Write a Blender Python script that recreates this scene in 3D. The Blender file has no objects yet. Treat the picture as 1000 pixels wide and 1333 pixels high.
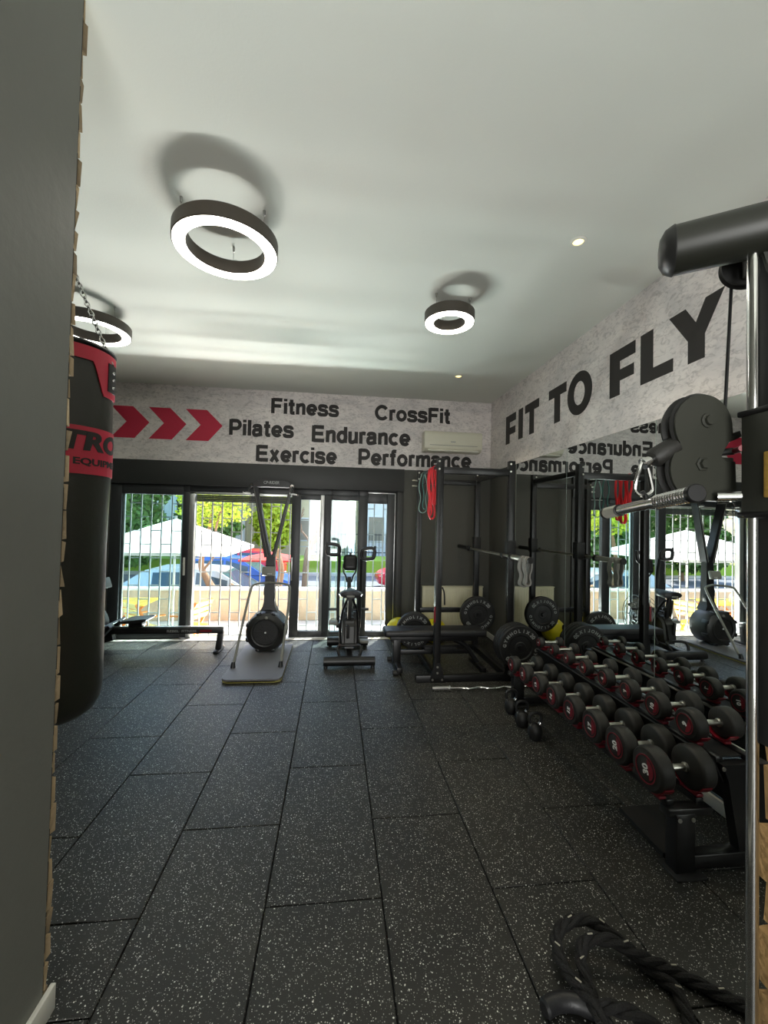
import bpy, bmesh, math, random
from mathutils import Vector, Matrix, Euler
random.seed(7)
PI = math.pi
sc = bpy.context.scene
COL = sc.collection

# ------------------------------------------------------------------ camera
cam_d = bpy.data.cameras.new('camera')
cam = bpy.data.objects.new('camera', cam_d)
COL.objects.link(cam)
YAW, PITCH, ROLL = .1173, .0238, .0230
cy, sy, cp, sp, cr, sr = math.cos(YAW), math.sin(YAW), math.cos(PITCH), math.sin(PITCH), math.cos(ROLL), math.sin(ROLL)
fwd = Vector((sy*cp, cy*cp, sp)); rgt = Vector((cy, -sy, 0)); upv = rgt.cross(fwd)
R_ = rgt*cr + upv*sr; U_ = upv*cr - rgt*sr
M = Matrix((R_, U_, -fwd)).transposed().to_4x4()
M.translation = Vector((0, 0, 1.643))
cam.matrix_world = M
cam_d.sensor_fit = 'VERTICAL'; cam_d.sensor_height = 36; cam_d.sensor_width = 27
cam_d.lens = 541.9/1333*36
cam_d.clip_start = .03; cam_d.clip_end = 300
sc.camera = cam

# ------------------------------------------------------------------ sky, sun, fill lamps, exposure
w = bpy.data.worlds.new('sky'); sc.world = w; w.use_nodes = True
nt = w.node_tree
bg = nt.nodes['Background']
st = nt.nodes.new('ShaderNodeTexSky'); st.sky_type = 'NISHITA'; st.sun_disc = False
st.sun_elevation = math.radians(57); st.sun_rotation = math.radians(30); st.air_density = 1.2; st.dust_density = 1.5
nt.links.new(st.outputs[0], bg.inputs[0]); bg.inputs[1].default_value = .30
SUN_DIR = Vector((.42, .80, 1.40)).normalized()
sd = bpy.data.lights.new('sun', 'SUN'); sd.energy = 5.5; sd.angle = math.radians(.6); sd.color = (1, .97, .91)
so = bpy.data.objects.new('sun', sd); COL.objects.link(so)
so.location = (4, 14, 20); so.rotation_euler = SUN_DIR.to_track_quat('Z', 'Y').to_euler()
# added area lamps hidden below the door sill, standing in for paving bounce
def area(name, loc, target, sx, sy_, energy, color):
    d = bpy.data.lights.new(name, 'AREA'); d.shape = 'RECTANGLE'; d.size = sx; d.size_y = sy_; d.energy = energy; d.color = color
    o = bpy.data.objects.new(name, d); COL.objects.link(o); o.location = loc
    o.rotation_euler = (Vector(loc)-Vector(target)).to_track_quat('Z', 'X').to_euler()
    return o
bounce = area('bounce_fill_strip', (-.2, 7.72, -.555), (-.2, 7.80, 3), 5.4, .12, 185, (1, .99, .955))
bounce.rotation_euler = Vector((0, .93, -.37)).to_track_quat('Z', 'Y').to_euler()
bounce.data.spread = math.radians(105)
flat = area('bounce_fill_flat', (-.2, 7.48, -.594), (-.2, 7.80, 3), 5.4, 1.1, 35, (1, .99, .955))  # second added fill lamp, lying flat at paving level
flat.rotation_euler = (PI, 0, 0)
# added fill lamp behind the camera, with no opening in the wall there
area('rear_fill', (-.2, -3.1, 1.5), (-.2, 5, 1.7), 2.6, 1.9, 70, (1, 1, .97))
sc.view_settings.view_transform = 'Standard'; sc.view_settings.look = 'None'
sc.view_settings.exposure = 1.3; sc.view_settings.gamma = 1; sc.view_settings.use_curve_mapping = False

# ------------------------------------------------------------------ materials
def lin(c):
    return tuple((x/255/12.92 if x/255 <= .04045 else ((x/255+.055)/1.055)**2.4) for x in c)
MATS = {}
def mat(name, rgb, rough=.5, metal=0., var=.12, scale=12., bump=0., bscale=None, spec=.5, coat=0., rnd=0., emit=0., ecol=None):
    if name in MATS: return MATS[name]
    m = bpy.data.materials.new(name); m.use_nodes = True
    t = m.node_tree; b = t.nodes['Principled BSDF']
    c = lin(rgb)
    tc = t.nodes.new('ShaderNodeTexCoord'); nz = t.nodes.new('ShaderNodeTexNoise')
    nz.inputs['Scale'].default_value = scale; nz.inputs['Detail'].default_value = 5
    t.links.new(tc.outputs['Object'], nz.inputs['Vector'])
    mx = t.nodes.new('ShaderNodeMix'); mx.data_type = 'RGBA'
    mx.inputs[6].default_value = (*[x*(1-var) for x in c], 1); mx.inputs[7].default_value = (*[min(1, x*(1+var)) for x in c], 1)
    t.links.new(nz.outputs[0], mx.inputs[0])
    src = mx.outputs[2]
    if rnd:
        oi = t.nodes.new('ShaderNodeObjectInfo'); hs = t.nodes.new('ShaderNodeHueSaturation')
        mr = t.nodes.new('ShaderNodeMapRange'); mr.inputs[3].default_value = 1-rnd; mr.inputs[4].default_value = 1+rnd
        t.links.new(oi.outputs['Random'], mr.inputs[0]); t.links.new(mr.outputs[0], hs.inputs['Value'])
        t.links.new(src, hs.inputs['Color']); src = hs.outputs[0]
    t.links.new(src, b.inputs['Base Color'])
    b.inputs['Roughness'].default_value = rough; b.inputs['Metallic'].default_value = metal
    b.inputs['Specular IOR Level'].default_value = spec
    if coat: b.inputs['Coat Weight'].default_value = coat
    if emit:
        b.inputs['Emission Color'].default_value = (*(ecol or c), 1); b.inputs['Emission Strength'].default_value = emit
    if bump:
        n2 = t.nodes.new('ShaderNodeTexNoise'); n2.inputs['Scale'].default_value = bscale or scale*6; n2.inputs['Detail'].default_value = 6
        t.links.new(tc.outputs['Object'], n2.inputs['Vector'])
        bp = t.nodes.new('ShaderNodeBump'); bp.inputs['Strength'].default_value = bump; bp.inputs['Distance'].default_value = .02
        t.links.new(n2.outputs[0], bp.inputs['Height']); t.links.new(bp.outputs[0], b.inputs['Normal'])
    MATS[name] = m
    return m

def ramp(t, stops):
    r = t.nodes.new('ShaderNodeValToRGB'); e = r.color_ramp.elements
    while len(e) < len(stops): e.new(.5)
    for k, (p, c) in zip(e, stops):
        k.position = p; k.color = (*c, 1)
    return r

def rubber_floor():
    m = bpy.data.materials.new('speckled_rubber'); m.use_nodes = True
    t = m.node_tree; b = t.nodes['Principled BSDF']
    geo = t.nodes.new('ShaderNodeNewGeometry')
    wn = t.nodes.new('ShaderNodeTexNoise'); wn.inputs['Scale'].default_value = 30
    t.links.new(geo.outputs['Position'], wn.inputs['Vector'])
    add = t.nodes.new('ShaderNodeVectorMath'); add.operation = 'MULTIPLY_ADD'
    add.inputs[1].default_value = (.012, .012, .012)
    t.links.new(wn.outputs['Color'], add.inputs[0]); t.links.new(geo.outputs['Position'], add.inputs[2])
    fac = None
    for scl, th, keep in ((74, .175, .36), (155, .21, .50)):
        v = t.nodes.new('ShaderNodeTexVoronoi'); v.inputs['Scale'].default_value = scl
        t.links.new(add.outputs[0], v.inputs['Vector'])
        a = t.nodes.new('ShaderNodeMapRange'); a.interpolation_type = 'LINEAR'
        a.inputs[1].default_value = th; a.inputs[2].default_value = th*1.35; a.inputs[3].default_value = 1; a.inputs[4].default_value = 0
        t.links.new(v.outputs['Distance'], a.inputs[0])
        sep = t.nodes.new('ShaderNodeSeparateColor'); t.links.new(v.outputs['Color'], sep.inputs[0])
        g = t.nodes.new('ShaderNodeMapRange'); g.inputs[1].default_value = keep; g.inputs[2].default_value = 1.0
        g.inputs[3].default_value = 0; g.inputs[4].default_value = 1
        t.links.new(sep.outputs[0], g.inputs[0])
        mu = t.nodes.new('ShaderNodeMath'); mu.operation = 'MULTIPLY'
        t.links.new(a.outputs[0], mu.inputs[0]); t.links.new(g.outputs[0], mu.inputs[1])
        if fac is None: fac = mu.outputs[0]
        else:
            mxn = t.nodes.new('ShaderNodeMath'); mxn.operation = 'MAXIMUM'
            t.links.new(fac, mxn.inputs[0]); t.links.new(mu.outputs[0], mxn.inputs[1]); fac = mxn.outputs[0]
    n = t.nodes.new('ShaderNodeTexNoise'); n.inputs['Scale'].default_value = 3.0; n.inputs['Detail'].default_value = 8
    t.links.new(geo.outputs['Position'], n.inputs['Vector'])
    r = ramp(t, [(.35, lin((29, 29, 26))), (.7, lin((40, 39, 34)))])
    t.links.new(n.outputs[0], r.inputs[0])
    oi = t.nodes.new('ShaderNodeObjectInfo'); hs = t.nodes.new('ShaderNodeHueSaturation')
    mr = t.nodes.new('ShaderNodeMapRange'); mr.inputs[3].default_value = .85; mr.inputs[4].default_value = 1.15
    t.links.new(oi.outputs['Random'], mr.inputs[0]); t.links.new(mr.outputs[0], hs.inputs['Value']); t.links.new(r.outputs[0], hs.inputs['Color'])
    mx = t.nodes.new('ShaderNodeMix'); mx.data_type = 'RGBA'
    mx.inputs[7].default_value = (*lin((240, 240, 230)), 1)
    t.links.new(fac, mx.inputs[0]); t.links.new(hs.outputs[0], mx.inputs[6])
    t.links.new(mx.outputs[2], b.inputs['Base Color'])
    b.inputs['Roughness'].default_value = .48
    b.inputs['Specular IOR Level'].default_value = .5
    n3 = t.nodes.new('ShaderNodeTexNoise'); n3.inputs['Scale'].default_value = 260
    t.links.new(geo.outputs['Position'], n3.inputs['Vector'])
    bp = t.nodes.new('ShaderNodeBump'); bp.inputs['Strength'].default_value = .25; bp.inputs['Distance'].default_value = .004
    t.links.new(n3.outputs[0], bp.inputs['Height']); t.links.new(bp.outputs[0], b.inputs['Normal'])
    return m

def mural_mat():
    m = bpy.data.materials.new('stone_print_mural'); m.use_nodes = True
    t = m.node_tree; b = t.nodes['Principled BSDF']
    geo = t.nodes.new('ShaderNodeNewGeometry')
    n1 = t.nodes.new('ShaderNodeTexNoise'); n1.inputs['Scale'].default_value = 2.2; n1.inputs['Detail'].default_value = 12; n1.inputs['Roughness'].default_value = .68; n1.inputs['Distortion'].default_value = .7
    n2 = t.nodes.new('ShaderNodeTexNoise'); n2.inputs['Scale'].default_value = 15; n2.inputs['Detail'].default_value = 8; n2.inputs['Distortion'].default_value = 1.4
    mp = t.nodes.new('ShaderNodeMapping'); mp.inputs['Rotation'].default_value = (.5, .4, .3); mp.inputs['Scale'].default_value = (1, 1, 1.9)
    t.links.new(geo.outputs['Position'], mp.inputs[0])
    for n in (n1, n2): t.links.new(mp.outputs[0], n.inputs['Vector'])
    r1 = ramp(t, [(.30, lin((204, 199, 198))), (.52, lin((230, 223, 220))), (.75, lin((248, 241, 236)))])
    t.links.new(n1.outputs[0], r1.inputs[0])
    r2 = ramp(t, [(.36, (.70, .69, .69)), (.50, (1, 1, 1))])
    t.links.new(n2.outputs[0], r2.inputs[0])
    mu = t.nodes.new('ShaderNodeMix'); mu.data_type = 'RGBA'; mu.blend_type = 'MULTIPLY'; mu.inputs[0].default_value = .8
    t.links.new(r1.outputs[0], mu.inputs[6]); t.links.new(r2.outputs[0], mu.inputs[7])
    # fine cracks
    n4 = t.nodes.new('ShaderNodeTexNoise'); n4.inputs['Scale'].default_value = 2.6; n4.inputs['Detail'].default_value = 9; n4.inputs['Roughness'].default_value = .6
    t.links.new(mp.outputs[0], n4.inputs['Vector'])
    r3 = ramp(t, [(.494, (1, 1, 1)), (.50, (.62, .6, .6)), (.506, (1, 1, 1))])
    t.links.new(n4.outputs[0], r3.inputs[0])
    m2 = t.nodes.new('ShaderNodeMix'); m2.data_type = 'RGBA'; m2.blend_type = 'MULTIPLY'; m2.inputs[0].default_value = .8
    t.links.new(mu.outputs[2], m2.inputs[6]); t.links.new(r3.outputs[0], m2.inputs[7])
    t.links.new(m2.outputs[2], b.inputs['Base Color'])
    b.inputs['Roughness'].default_value = .6
    return m

def glass_mat(name, tint, gloss=.06, rough=0.0):
    m = bpy.data.materials.new(name); m.use_nodes = True
    t = m.node_tree; t.nodes.clear()
    o = t.nodes.new('ShaderNodeOutputMaterial'); mx = t.nodes.new('ShaderNodeMixShader')
    tr = t.nodes.new('ShaderNodeBsdfTransparent'); gl = t.nodes.new('ShaderNodeBsdfGlossy')
    nz = t.nodes.new('ShaderNodeTexNoise'); nz.inputs['Scale'].default_value = 2
    rp = ramp(t, [(.3, [x*.97 for x in tint]), (.7, tint)])
    t.links.new(nz.outputs[0], rp.inputs[0]); t.links.new(rp.outputs[0], tr.inputs[0])
    gl.inputs['Roughness'].default_value = rough
    mx.inputs[0].default_value = gloss
    t.links.new(tr.outputs[0], mx.inputs[1]); t.links.new(gl.outputs[0], mx.inputs[2]); t.links.new(mx.outputs[0], o.inputs[0])
    return m

def stripes_mat(name, c1, c2, freq, axis=0, rough=.5):
    m = bpy.data.materials.new(name); m.use_nodes = True
    t = m.node_tree; b = t.nodes['Principled BSDF']
    tc = t.nodes.new('ShaderNodeTexCoord'); wv = t.nodes.new('ShaderNodeTexWave'); wv.inputs['Scale'].default_value = freq
    wv.bands_direction = 'XYZ'[axis]; wv.inputs['Distortion'].default_value = .6; wv.inputs['Detail'].default_value = 3
    t.links.new(tc.outputs['Object'], wv.inputs[0])
    r = ramp(t, [(0, lin(c1)), (1, lin(c2))]); t.links.new(wv.outputs[0], r.inputs[0]); t.links.new(r.outputs[0], b.inputs['Base Color'])
    b.inputs['Roughness'].default_value = rough
    return m

M_FLOOR = rubber_floor()
M_MURAL = mural_mat()
M_SEAM = mat('floor_underlay', (14, 14, 14), .9)
M_CEIL = mat('ceiling_paint', (222, 224, 216), .85, var=.02, scale=1.5, bump=.04, bscale=90)
M_DARKWALL = mat('anthracite_wall_paint', (80, 80, 75), .7, var=.06, scale=2, bump=.06, bscale=60)
M_PLASTER = mat('grey_plaster', (110, 110, 103), .55, var=.09, scale=1.3, bump=.08, bscale=25)
M_FRAME = mat('dark_window_frame', (48, 50, 52), .4, var=.05, spec=.5)
M_HEADER = mat('shutter_box_paint', (50, 51, 50), .5, var=.05, scale=3)
M_ALU = mat('bare_aluminium', (205, 206, 205), .3, .9, var=.05)
M_GRILLE = mat('grille_paint', (200, 202, 198), .5, .2, var=.05)
M_WHITE = mat('white_paint', (232, 230, 220), .5, var=.03)
M_GLASS = glass_mat('tinted_glass', (.80, .93, .93), .06)
M_CLEAR = glass_mat('clear_glass', (.93, .97, .97), .05)
M_MIRROR = mat('mirror_silver', (222, 228, 226), .0, 1., var=.004)
M_MIRREDGE = mat('mirror_edge', (170, 186, 180), .2, .3, var=.05)
M_BLACK = mat('black_powder_coat', (20, 20, 21), .38, var=.1, scale=30)
M_BLACKM = mat('matt_black_steel', (24, 24, 24), .6, var=.1, scale=30)
M_RUBBER = mat('black_urethane', (37, 36, 33), .55, var=.12, scale=20, bump=.05)
M_PLATE = mat('bumper_rubber', (27, 27, 27), .5, var=.12, scale=20, bump=.05)
M_VINYL = mat('black_vinyl', (33, 33, 35), .42, var=.1, bump=.08, bscale=200)
M_CHROME = mat('chrome', (220, 220, 218), .12, 1., var=.03)
M_STEEL = mat('brushed_steel', (200, 198, 188), .32, 1., var=.06, scale=60)
M_RED = mat('red_plastic', (128, 20, 36), .4, var=.1)
M_REDTEXT = mat('red_print', (200, 38, 70), .6, var=.05)
M_BLACKTEXT = mat('black_print', (38, 34, 32), .6, var=.06)
M_WHITETEXT = mat('white_print', (225, 225, 222), .6, var=.04)
M_GREYTEXT = mat('grey_print', (150, 152, 150), .6, var=.04)
M_BAGBLACK = mat('bag_leather', (46, 47, 40), .36, var=.10, scale=5, bump=.12, bscale=22)
M_BAGRED = mat('bag_red', (196, 40, 66), .45, var=.08, scale=9)
M_LAMP = mat('lamp_diffuser', (255, 250, 238), .5, var=0.01, emit=6.0, ecol=(1, .95, .84))
M_SPOT = mat('downlight_led', (255, 245, 215), .5, var=0.01, emit=1.0, ecol=(1, .80, .28))
M_LAMPBODY = mat('lamp_body', (72, 66, 58), .5, var=.08)
M_WIRE = mat('suspension_wire', (150, 150, 146), .3, .8)
M_STONE = mat('clad_stone', (172, 150, 118), .85, var=.3, scale=9, bump=.5, bscale=40, rnd=.35)
M_MORTAR = mat('mortar', (52, 48, 42), .95, var=.2)
M_STONE2 = mat('clad_stone_ochre', (158, 126, 82), .85, var=.3, scale=9, bump=.5, bscale=40, rnd=.3)
M_YELLOW = mat('yellow_ball_rubber', (226, 212, 20), .45, var=.06)
M_RADIATOR = mat('cream_radiator_enamel', (226, 220, 190), .4, var=.03)
M_AC = mat('air_conditioner_plastic', (228, 225, 205), .4, var=.02)
M_TEAL = mat('teal_latex', (60, 118, 112), .5, var=.1)
M_TEAL2 = mat('pale_teal_latex', (130, 165, 158), .5, var=.1)
M_REDLATEX = mat('red_latex', (232, 44, 54), .5, var=.08)
M_GREYCLOTH = mat('grey_strap_fabric', (142, 140, 136), .8, var=.2, scale=40)
M_BOARD = mat('grey_platform_board', (104, 102, 104), .55, var=.08, scale=5)
M_PLY = mat('plywood_edge', (196, 186, 96), .6, var=.15, scale=40)
M_GREYPLASTIC = mat('grey_plastic', (126, 126, 118), .45, var=.06)
M_DARKPLASTIC = mat('dark_plastic', (36, 36, 35), .42, var=.08)
M_HOUSING = mat('olive_grey_steel', (50, 51, 44), .5, var=.06, scale=6)
M_BEAM = mat('beam_paint', (42, 43, 37), .38, var=.06, scale=6)
M_SLOTSTONE = mat('slot_stone', (206, 164, 74), .9, var=.35, scale=120, bump=.5)
M_ROPE = mat('black_rope_fibre', (19, 18, 17), .75, var=.3, scale=60, bump=.5, bscale=220)
M_ROPEFLECK = mat('pale_rope_fleck', (170, 166, 150), .7)
# outside
M_PAVE = mat('pale_paving', (214, 208, 198), .85, var=.06, scale=3, bump=.1)
M_ROAD = mat('asphalt', (116, 118, 124), .9, var=.1, scale=8)
M_LOWWALL = mat('beige_render', (190, 168, 140), .9, var=.16, scale=5, bump=.2)
M_GRASS = mat('grass_green', (150, 180, 62), .9, var=.3, scale=20)
M_LEAF = mat('leaf_green', (86, 120, 48), .7, var=.4, scale=3)
M_LEAFY = mat('leaf_yellow_green', (176, 192, 50), .7, var=.35, scale=3)
M_BARK = mat('bark', (150, 118, 88), .9, var=.3, scale=14, bump=.5)
M_CANVAS = mat('white_canvas', (246, 243, 238), .9, var=.02)
M_REDCANVAS = mat('red_canvas', (196, 60, 50), .9, var=.06)
M_SILVER = mat('silver_car_paint', (176, 190, 198), .3, .35, var=.03, coat=.5)
M_BLUECAR = mat('blue_car_paint', (44, 96, 176), .3, .2, var=.03, coat=.5)
M_REDCAR = mat('red_car_paint', (206, 24, 50), .3, .1, var=.03, coat=.5)
M_CARGLASS = mat('car_glass', (58, 82, 96), .08, .2, var=.05)
M_TYRE = mat('tyre', (26, 26, 27), .8)
M_WOODOR = mat('orange_wood', (220, 132, 56), .55, var=.2, scale=9)
M_YELLOWPAINT = mat('yellow_slats', (244, 212, 90), .6, var=.08)
M_CREAM = mat('cream_slats', (236, 224, 150), .6, var=.08)
M_BLDG1 = mat('ochre_building_render', (222, 206, 166), .9, var=.06, scale=2)
M_BLDG2 = mat('white_building_render', (226, 226, 224), .9, var=.04, scale=2)
M_SHUTTER = mat('building_shutter', (150, 140, 122), .7, var=.1)

# ------------------------------------------------------------------ mesh helpers
def rotmat(v):
    return Vector(v).to_track_quat('Z', 'Y').to_matrix()
class MB:
    def __init__(s): s.bm = bmesh.new()
    def _merge(s, b2):
        me = bpy.data.meshes.new('t'); b2.to_mesh(me); b2.free(); s.bm.from_mesh(me); bpy.data.meshes.remove(me)
    def box(s, c, size, rot=None, bev=0., seg=2):
        b = bmesh.new(); bmesh.ops.create_cube(b, size=1)
        bmesh.ops.scale(b, vec=size, verts=b.verts)
        if bev: bmesh.ops.bevel(b, geom=b.edges[:], offset=bev, segments=seg, profile=.5, affect='EDGES')
        if rot is not None:
            m3 = rot if isinstance(rot, Matrix) else Euler(rot).to_matrix()
            bmesh.ops.transform(b, matrix=m3.to_4x4(), verts=b.verts)
        bmesh.ops.translate(b, vec=c, verts=b.verts); s._merge(b); return s
    def bx(s, x0, x1, y0, y1, z0, z1, bev=0., seg=2):
        return s.box(((x0+x1)/2, (y0+y1)/2, (z0+z1)/2), (abs(x1-x0), abs(y1-y0), abs(z1-z0)), None, bev, seg)
    def beam(s, p0, p1, wx, wz, bev=0., up=(0, 0, 1)):
        p0, p1 = Vector(p0), Vector(p1); d = p1-p0; L = d.length; y = d.normalized()
        u = Vector(up)
        if abs(u.dot(y)) > .98: u = Vector((1, 0, 0))
        x = y.cross(u).normalized(); z = x.cross(y)
        m3 = Matrix((x, y, z)).transposed()
        return s.box((p0+p1)/2, (wx, L, wz), m3, bev)
    def tube(s, pts, r, n=10, closed=False, caps=True):
        pts = [Vector(p) for p in pts]; N = len(pts)
        rs = r if isinstance(r, (list, tuple)) else [r]*N
        tans = []
        for i in range(N):
            a = pts[(i-1) % N] if (closed or i > 0) else pts[i]
            b = pts[(i+1) % N] if (closed or i < N-1) else pts[i]
            tans.append((b-a).normalized())
        u = tans[0].orthogonal().normalized(); rings = []
        for i in range(N):
            t = tans[i]; u = (u-t*u.dot(t)).normalized(); v = t.cross(u)
            rings.append([s.bm.verts.new(pts[i]+(u*math.cos(2*PI*k/n)+v*math.sin(2*PI*k/n))*rs[i]) for k in range(n)])
        M2 = N if closed else N-1
        for i in range(M2):
            a, b = rings[i], rings[(i+1) % N]
            off = 0
            if closed and i == N-1:
                off = min(range(n), key=lambda o: (a[0].co-b[o].co).length)
            for k in range(n):
                s.bm.faces.new((a[k], a[(k+1) % n], b[(k+1+off) % n], b[(k+off) % n]))
        if caps and not closed:
            s.bm.faces.new(list(reversed(rings[0]))); s.bm.faces.new(rings[-1])
        return s
    def cyl(s, p0, p1, r0, r1=None, n=20): return s.tube([p0, p1], [r0, r0 if r1 is None else r1], n)
    def lathe(s, o, axis, prof, n=32, closed=False):
        # prof: (radius, height along axis)
        m3 = rotmat(axis); o = Vector(o); rings = []
        for r, h in prof:
            if r < 1e-6: rings.append([s.bm.verts.new(o+m3@Vector((0, 0, h)))])
            else: rings.append([s.bm.verts.new(o+m3@Vector((r*math.cos(2*PI*k/n), r*math.sin(2*PI*k/n), h))) for k in range(n)])
        L = len(rings)
        for i in range(L if closed else L-1):
            a, b = rings[i], rings[(i+1) % L]
            for k in range(n):
                k2 = (k+1) % n
                if len(a) == 1 and len(b) == 1: continue
                if len(a) == 1: s.bm.faces.new((a[0], b[k2], b[k]))
                elif len(b) == 1: s.bm.faces.new((a[k], a[k2], b[0]))
                else: s.bm.faces.new((a[k], a[k2], b[k2], b[k]))
        return s
    def sph(s, c, r, n=20, sc_=(1, 1, 1)):
        prof = [(r*math.sin(PI*i/(n//2)), -r*math.cos(PI*i/(n//2))) for i in range(n//2+1)]
        prof[0] = (0, -r); prof[-1] = (0, r)
        b = MB(); b.lathe((0, 0, 0), (0, 0, 1), prof, n)
        bmesh.ops.scale(b.bm, vec=sc_, verts=b.bm.verts); bmesh.ops.translate(b.bm, vec=c, verts=b.bm.verts)
        s._merge(b.bm); return s
    def torus(s, c, axis, Rr, r, n=32, m=10, sc_=None):
        m3 = rotmat(axis); pts = [Vector(c)+m3@Vector((Rr*math.cos(2*PI*k/n), Rr*math.sin(2*PI*k/n), 0)) for k in range(n)]
        return s.tube(pts, r, m, closed=True)
    def prism(s, loop, vec, cap=True):
        a = [s.bm.verts.new(Vector(p)) for p in loop]; v = Vector(vec)
        b = [s.bm.verts.new(Vector(p)+v) for p in loop]; n = len(a)
        s.bm.faces.new(a); s.bm.faces.new(list(reversed(b)))
        for k in range(n): s.bm.faces.new((a[(k+1) % n], a[k], b[k], b[(k+1) % n]))
        return s
    def add(s, me, mtx=None):
        b = bmesh.new(); b.from_mesh(me)
        if mtx is not None: bmesh.ops.transform(b, matrix=mtx, verts=b.verts)
        s._merge(b); return s
    def xf(s, mtx): bmesh.ops.transform(s.bm, matrix=mtx, verts=s.bm.verts); return s
    def mesh(s, name, angle=38):
        bmesh.ops.recalc_face_normals(s.bm, faces=s.bm.faces)
        me = bpy.data.meshes.new(name); s.bm.to_mesh(me); s.bm.free()
        me.polygons.foreach_set('use_smooth', [True]*len(me.polygons)); me.set_sharp_from_angle(angle=math.radians(angle))
        return me
    def build(s, name, m, parent=None, world=True, angle=38):
        if parent is not None and world:
            off = Vector(); p = parent
            while p is not None: off += p.location; p = p.parent
            bmesh.ops.translate(s.bm, vec=-off, verts=s.bm.verts)
        me = s.mesh(name, angle); me.materials.append(m)
        o = bpy.data.objects.new(name, me); COL.objects.link(o)
        if parent is not None: o.parent = parent
        if name in STUFF_PARTS: o['kind'] = 'stuff'
        return o

STUFF_PARTS = {'hole_row', 'bolt', 'rivet', 'tracer_fleck', 'hub_hole', 'flute', 'vent_grille', 'fan_cage', 'cross_link', 'rib_line'}
def tag(o, label=None, cat=None, group=None, kind=None):
    if label: o['label'] = label
    if cat: o['category'] = cat
    if group: o['group'] = group
    if kind: o['kind'] = kind
    return o
def thing(name, loc, label, cat, group=None, rz=0):
    o = bpy.data.objects.new(name, None); COL.objects.link(o); o.empty_display_size = .1
    o.location = loc; o.rotation_euler = (0, 0, rz)
    return tag(o, label, cat, group)
def single(mb, name, m, loc, label, cat, group=None, angle=38):
    mb.xf(Matrix.Translation(-Vector(loc)))
    o = mb.build(name, m, None, angle=angle); o.location = loc
    return tag(o, label, cat, group)
def copy_tree(o, parent=None):
    c = o.copy(); COL.objects.link(c)
    if parent is not None: c.parent = parent
    for ch in list(o.children): copy_tree(ch, c)
    return c
def struct(name, mb, m, parent=None):
    o = mb.build(name, m, parent)
    if parent is None: o['kind'] = 'structure'
    return o
def arc(c, r, a0, a1, n, u, v):
    c, u, v = Vector(c), Vector(u), Vector(v)
    return [c+(u*math.cos(math.radians(a0+(a1-a0)*i/n))+v*math.sin(math.radians(a0+(a1-a0)*i/n)))*r for i in range(n+1)]
def smooth(pts, it=2, closed=False):
    pts = [Vector(p) for p in pts]
    for _ in range(it):
        q = [] if closed else [pts[0]]
        N = len(pts)
        for i in range(N if closed else N-1):
            a, b = pts[i], pts[(i+1) % N]
            q += [a*.75+b*.25, a*.25+b*.75]
        if not closed: q.append(pts[-1])
        pts = q
    return pts
def spline(pts, n=8):
    P = [Vector(p) for p in pts]; P = [P[0]*2-P[1]]+P+[P[-1]*2-P[-2]]; out = []
    for i in range(1, len(P)-2):
        for k in range(n):
            t = k/n; a, b, c, d = P[i-1], P[i], P[i+1], P[i+2]
            out.append(.5*((2*b)+(c-a)*t+(2*a-5*b+4*c-d)*t*t+(3*b-a-3*c+d)*t**3))
    out.append(P[-2]); return out

_txt = {}
def text_mesh(body, bold=.012, extrude=.02, shear=0., res=4):
    key = (body, bold, extrude, shear)
    if key in _txt: return _txt[key]
    cu = bpy.data.curves.new('t', 'FONT'); cu.body = body; cu.offset = bold; cu.extrude = extrude; cu.shear = shear; cu.resolution_u = res
    ob = bpy.data.objects.new('t', cu); COL.objects.link(ob)
    dg = bpy.context.evaluated_depsgraph_get(); dg.update()
    me = bpy.data.meshes.new_from_object(ob.evaluated_get(dg))
    bpy.data.objects.remove(ob); bpy.data.curves.remove(cu)
    _txt[key] = me; return me
def text_fit(mb, body, origin, right, up, width=None, height=None, thick=.003, bold=.012, shear=0., center=False):
    """place text: origin = lower left of the cap box, right/up unit vectors, scaled to width and height"""
    me = text_mesh(body, bold, .02, shear)
    xs = [v.co.x for v in me.vertices]; ys = [v.co.y for v in me.vertices]
    x0, x1 = min(xs), max(xs)
    cap = text_mesh('H', bold); cys = [v.co.y for v in cap.vertices]; y0, y1 = min(cys), max(cys)
    sy_ = height/(y1-y0); sx = width/(x1-x0) if width else sy_
    right, up = Vector(right).normalized(), Vector(up).normalized(); nrm = right.cross(up)
    if center: origin = Vector(origin)-right*(x1-x0)*sx/2-up*height/2
    m = Matrix.Translation(origin) @ Matrix((right, up, nrm)).transposed().to_4x4() @ Matrix.Diagonal((sx, sy_, thick/.04, 1)) @ Matrix.Translation((-x0, -y0, .02))
    mb.add(me, m); return mb

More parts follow.
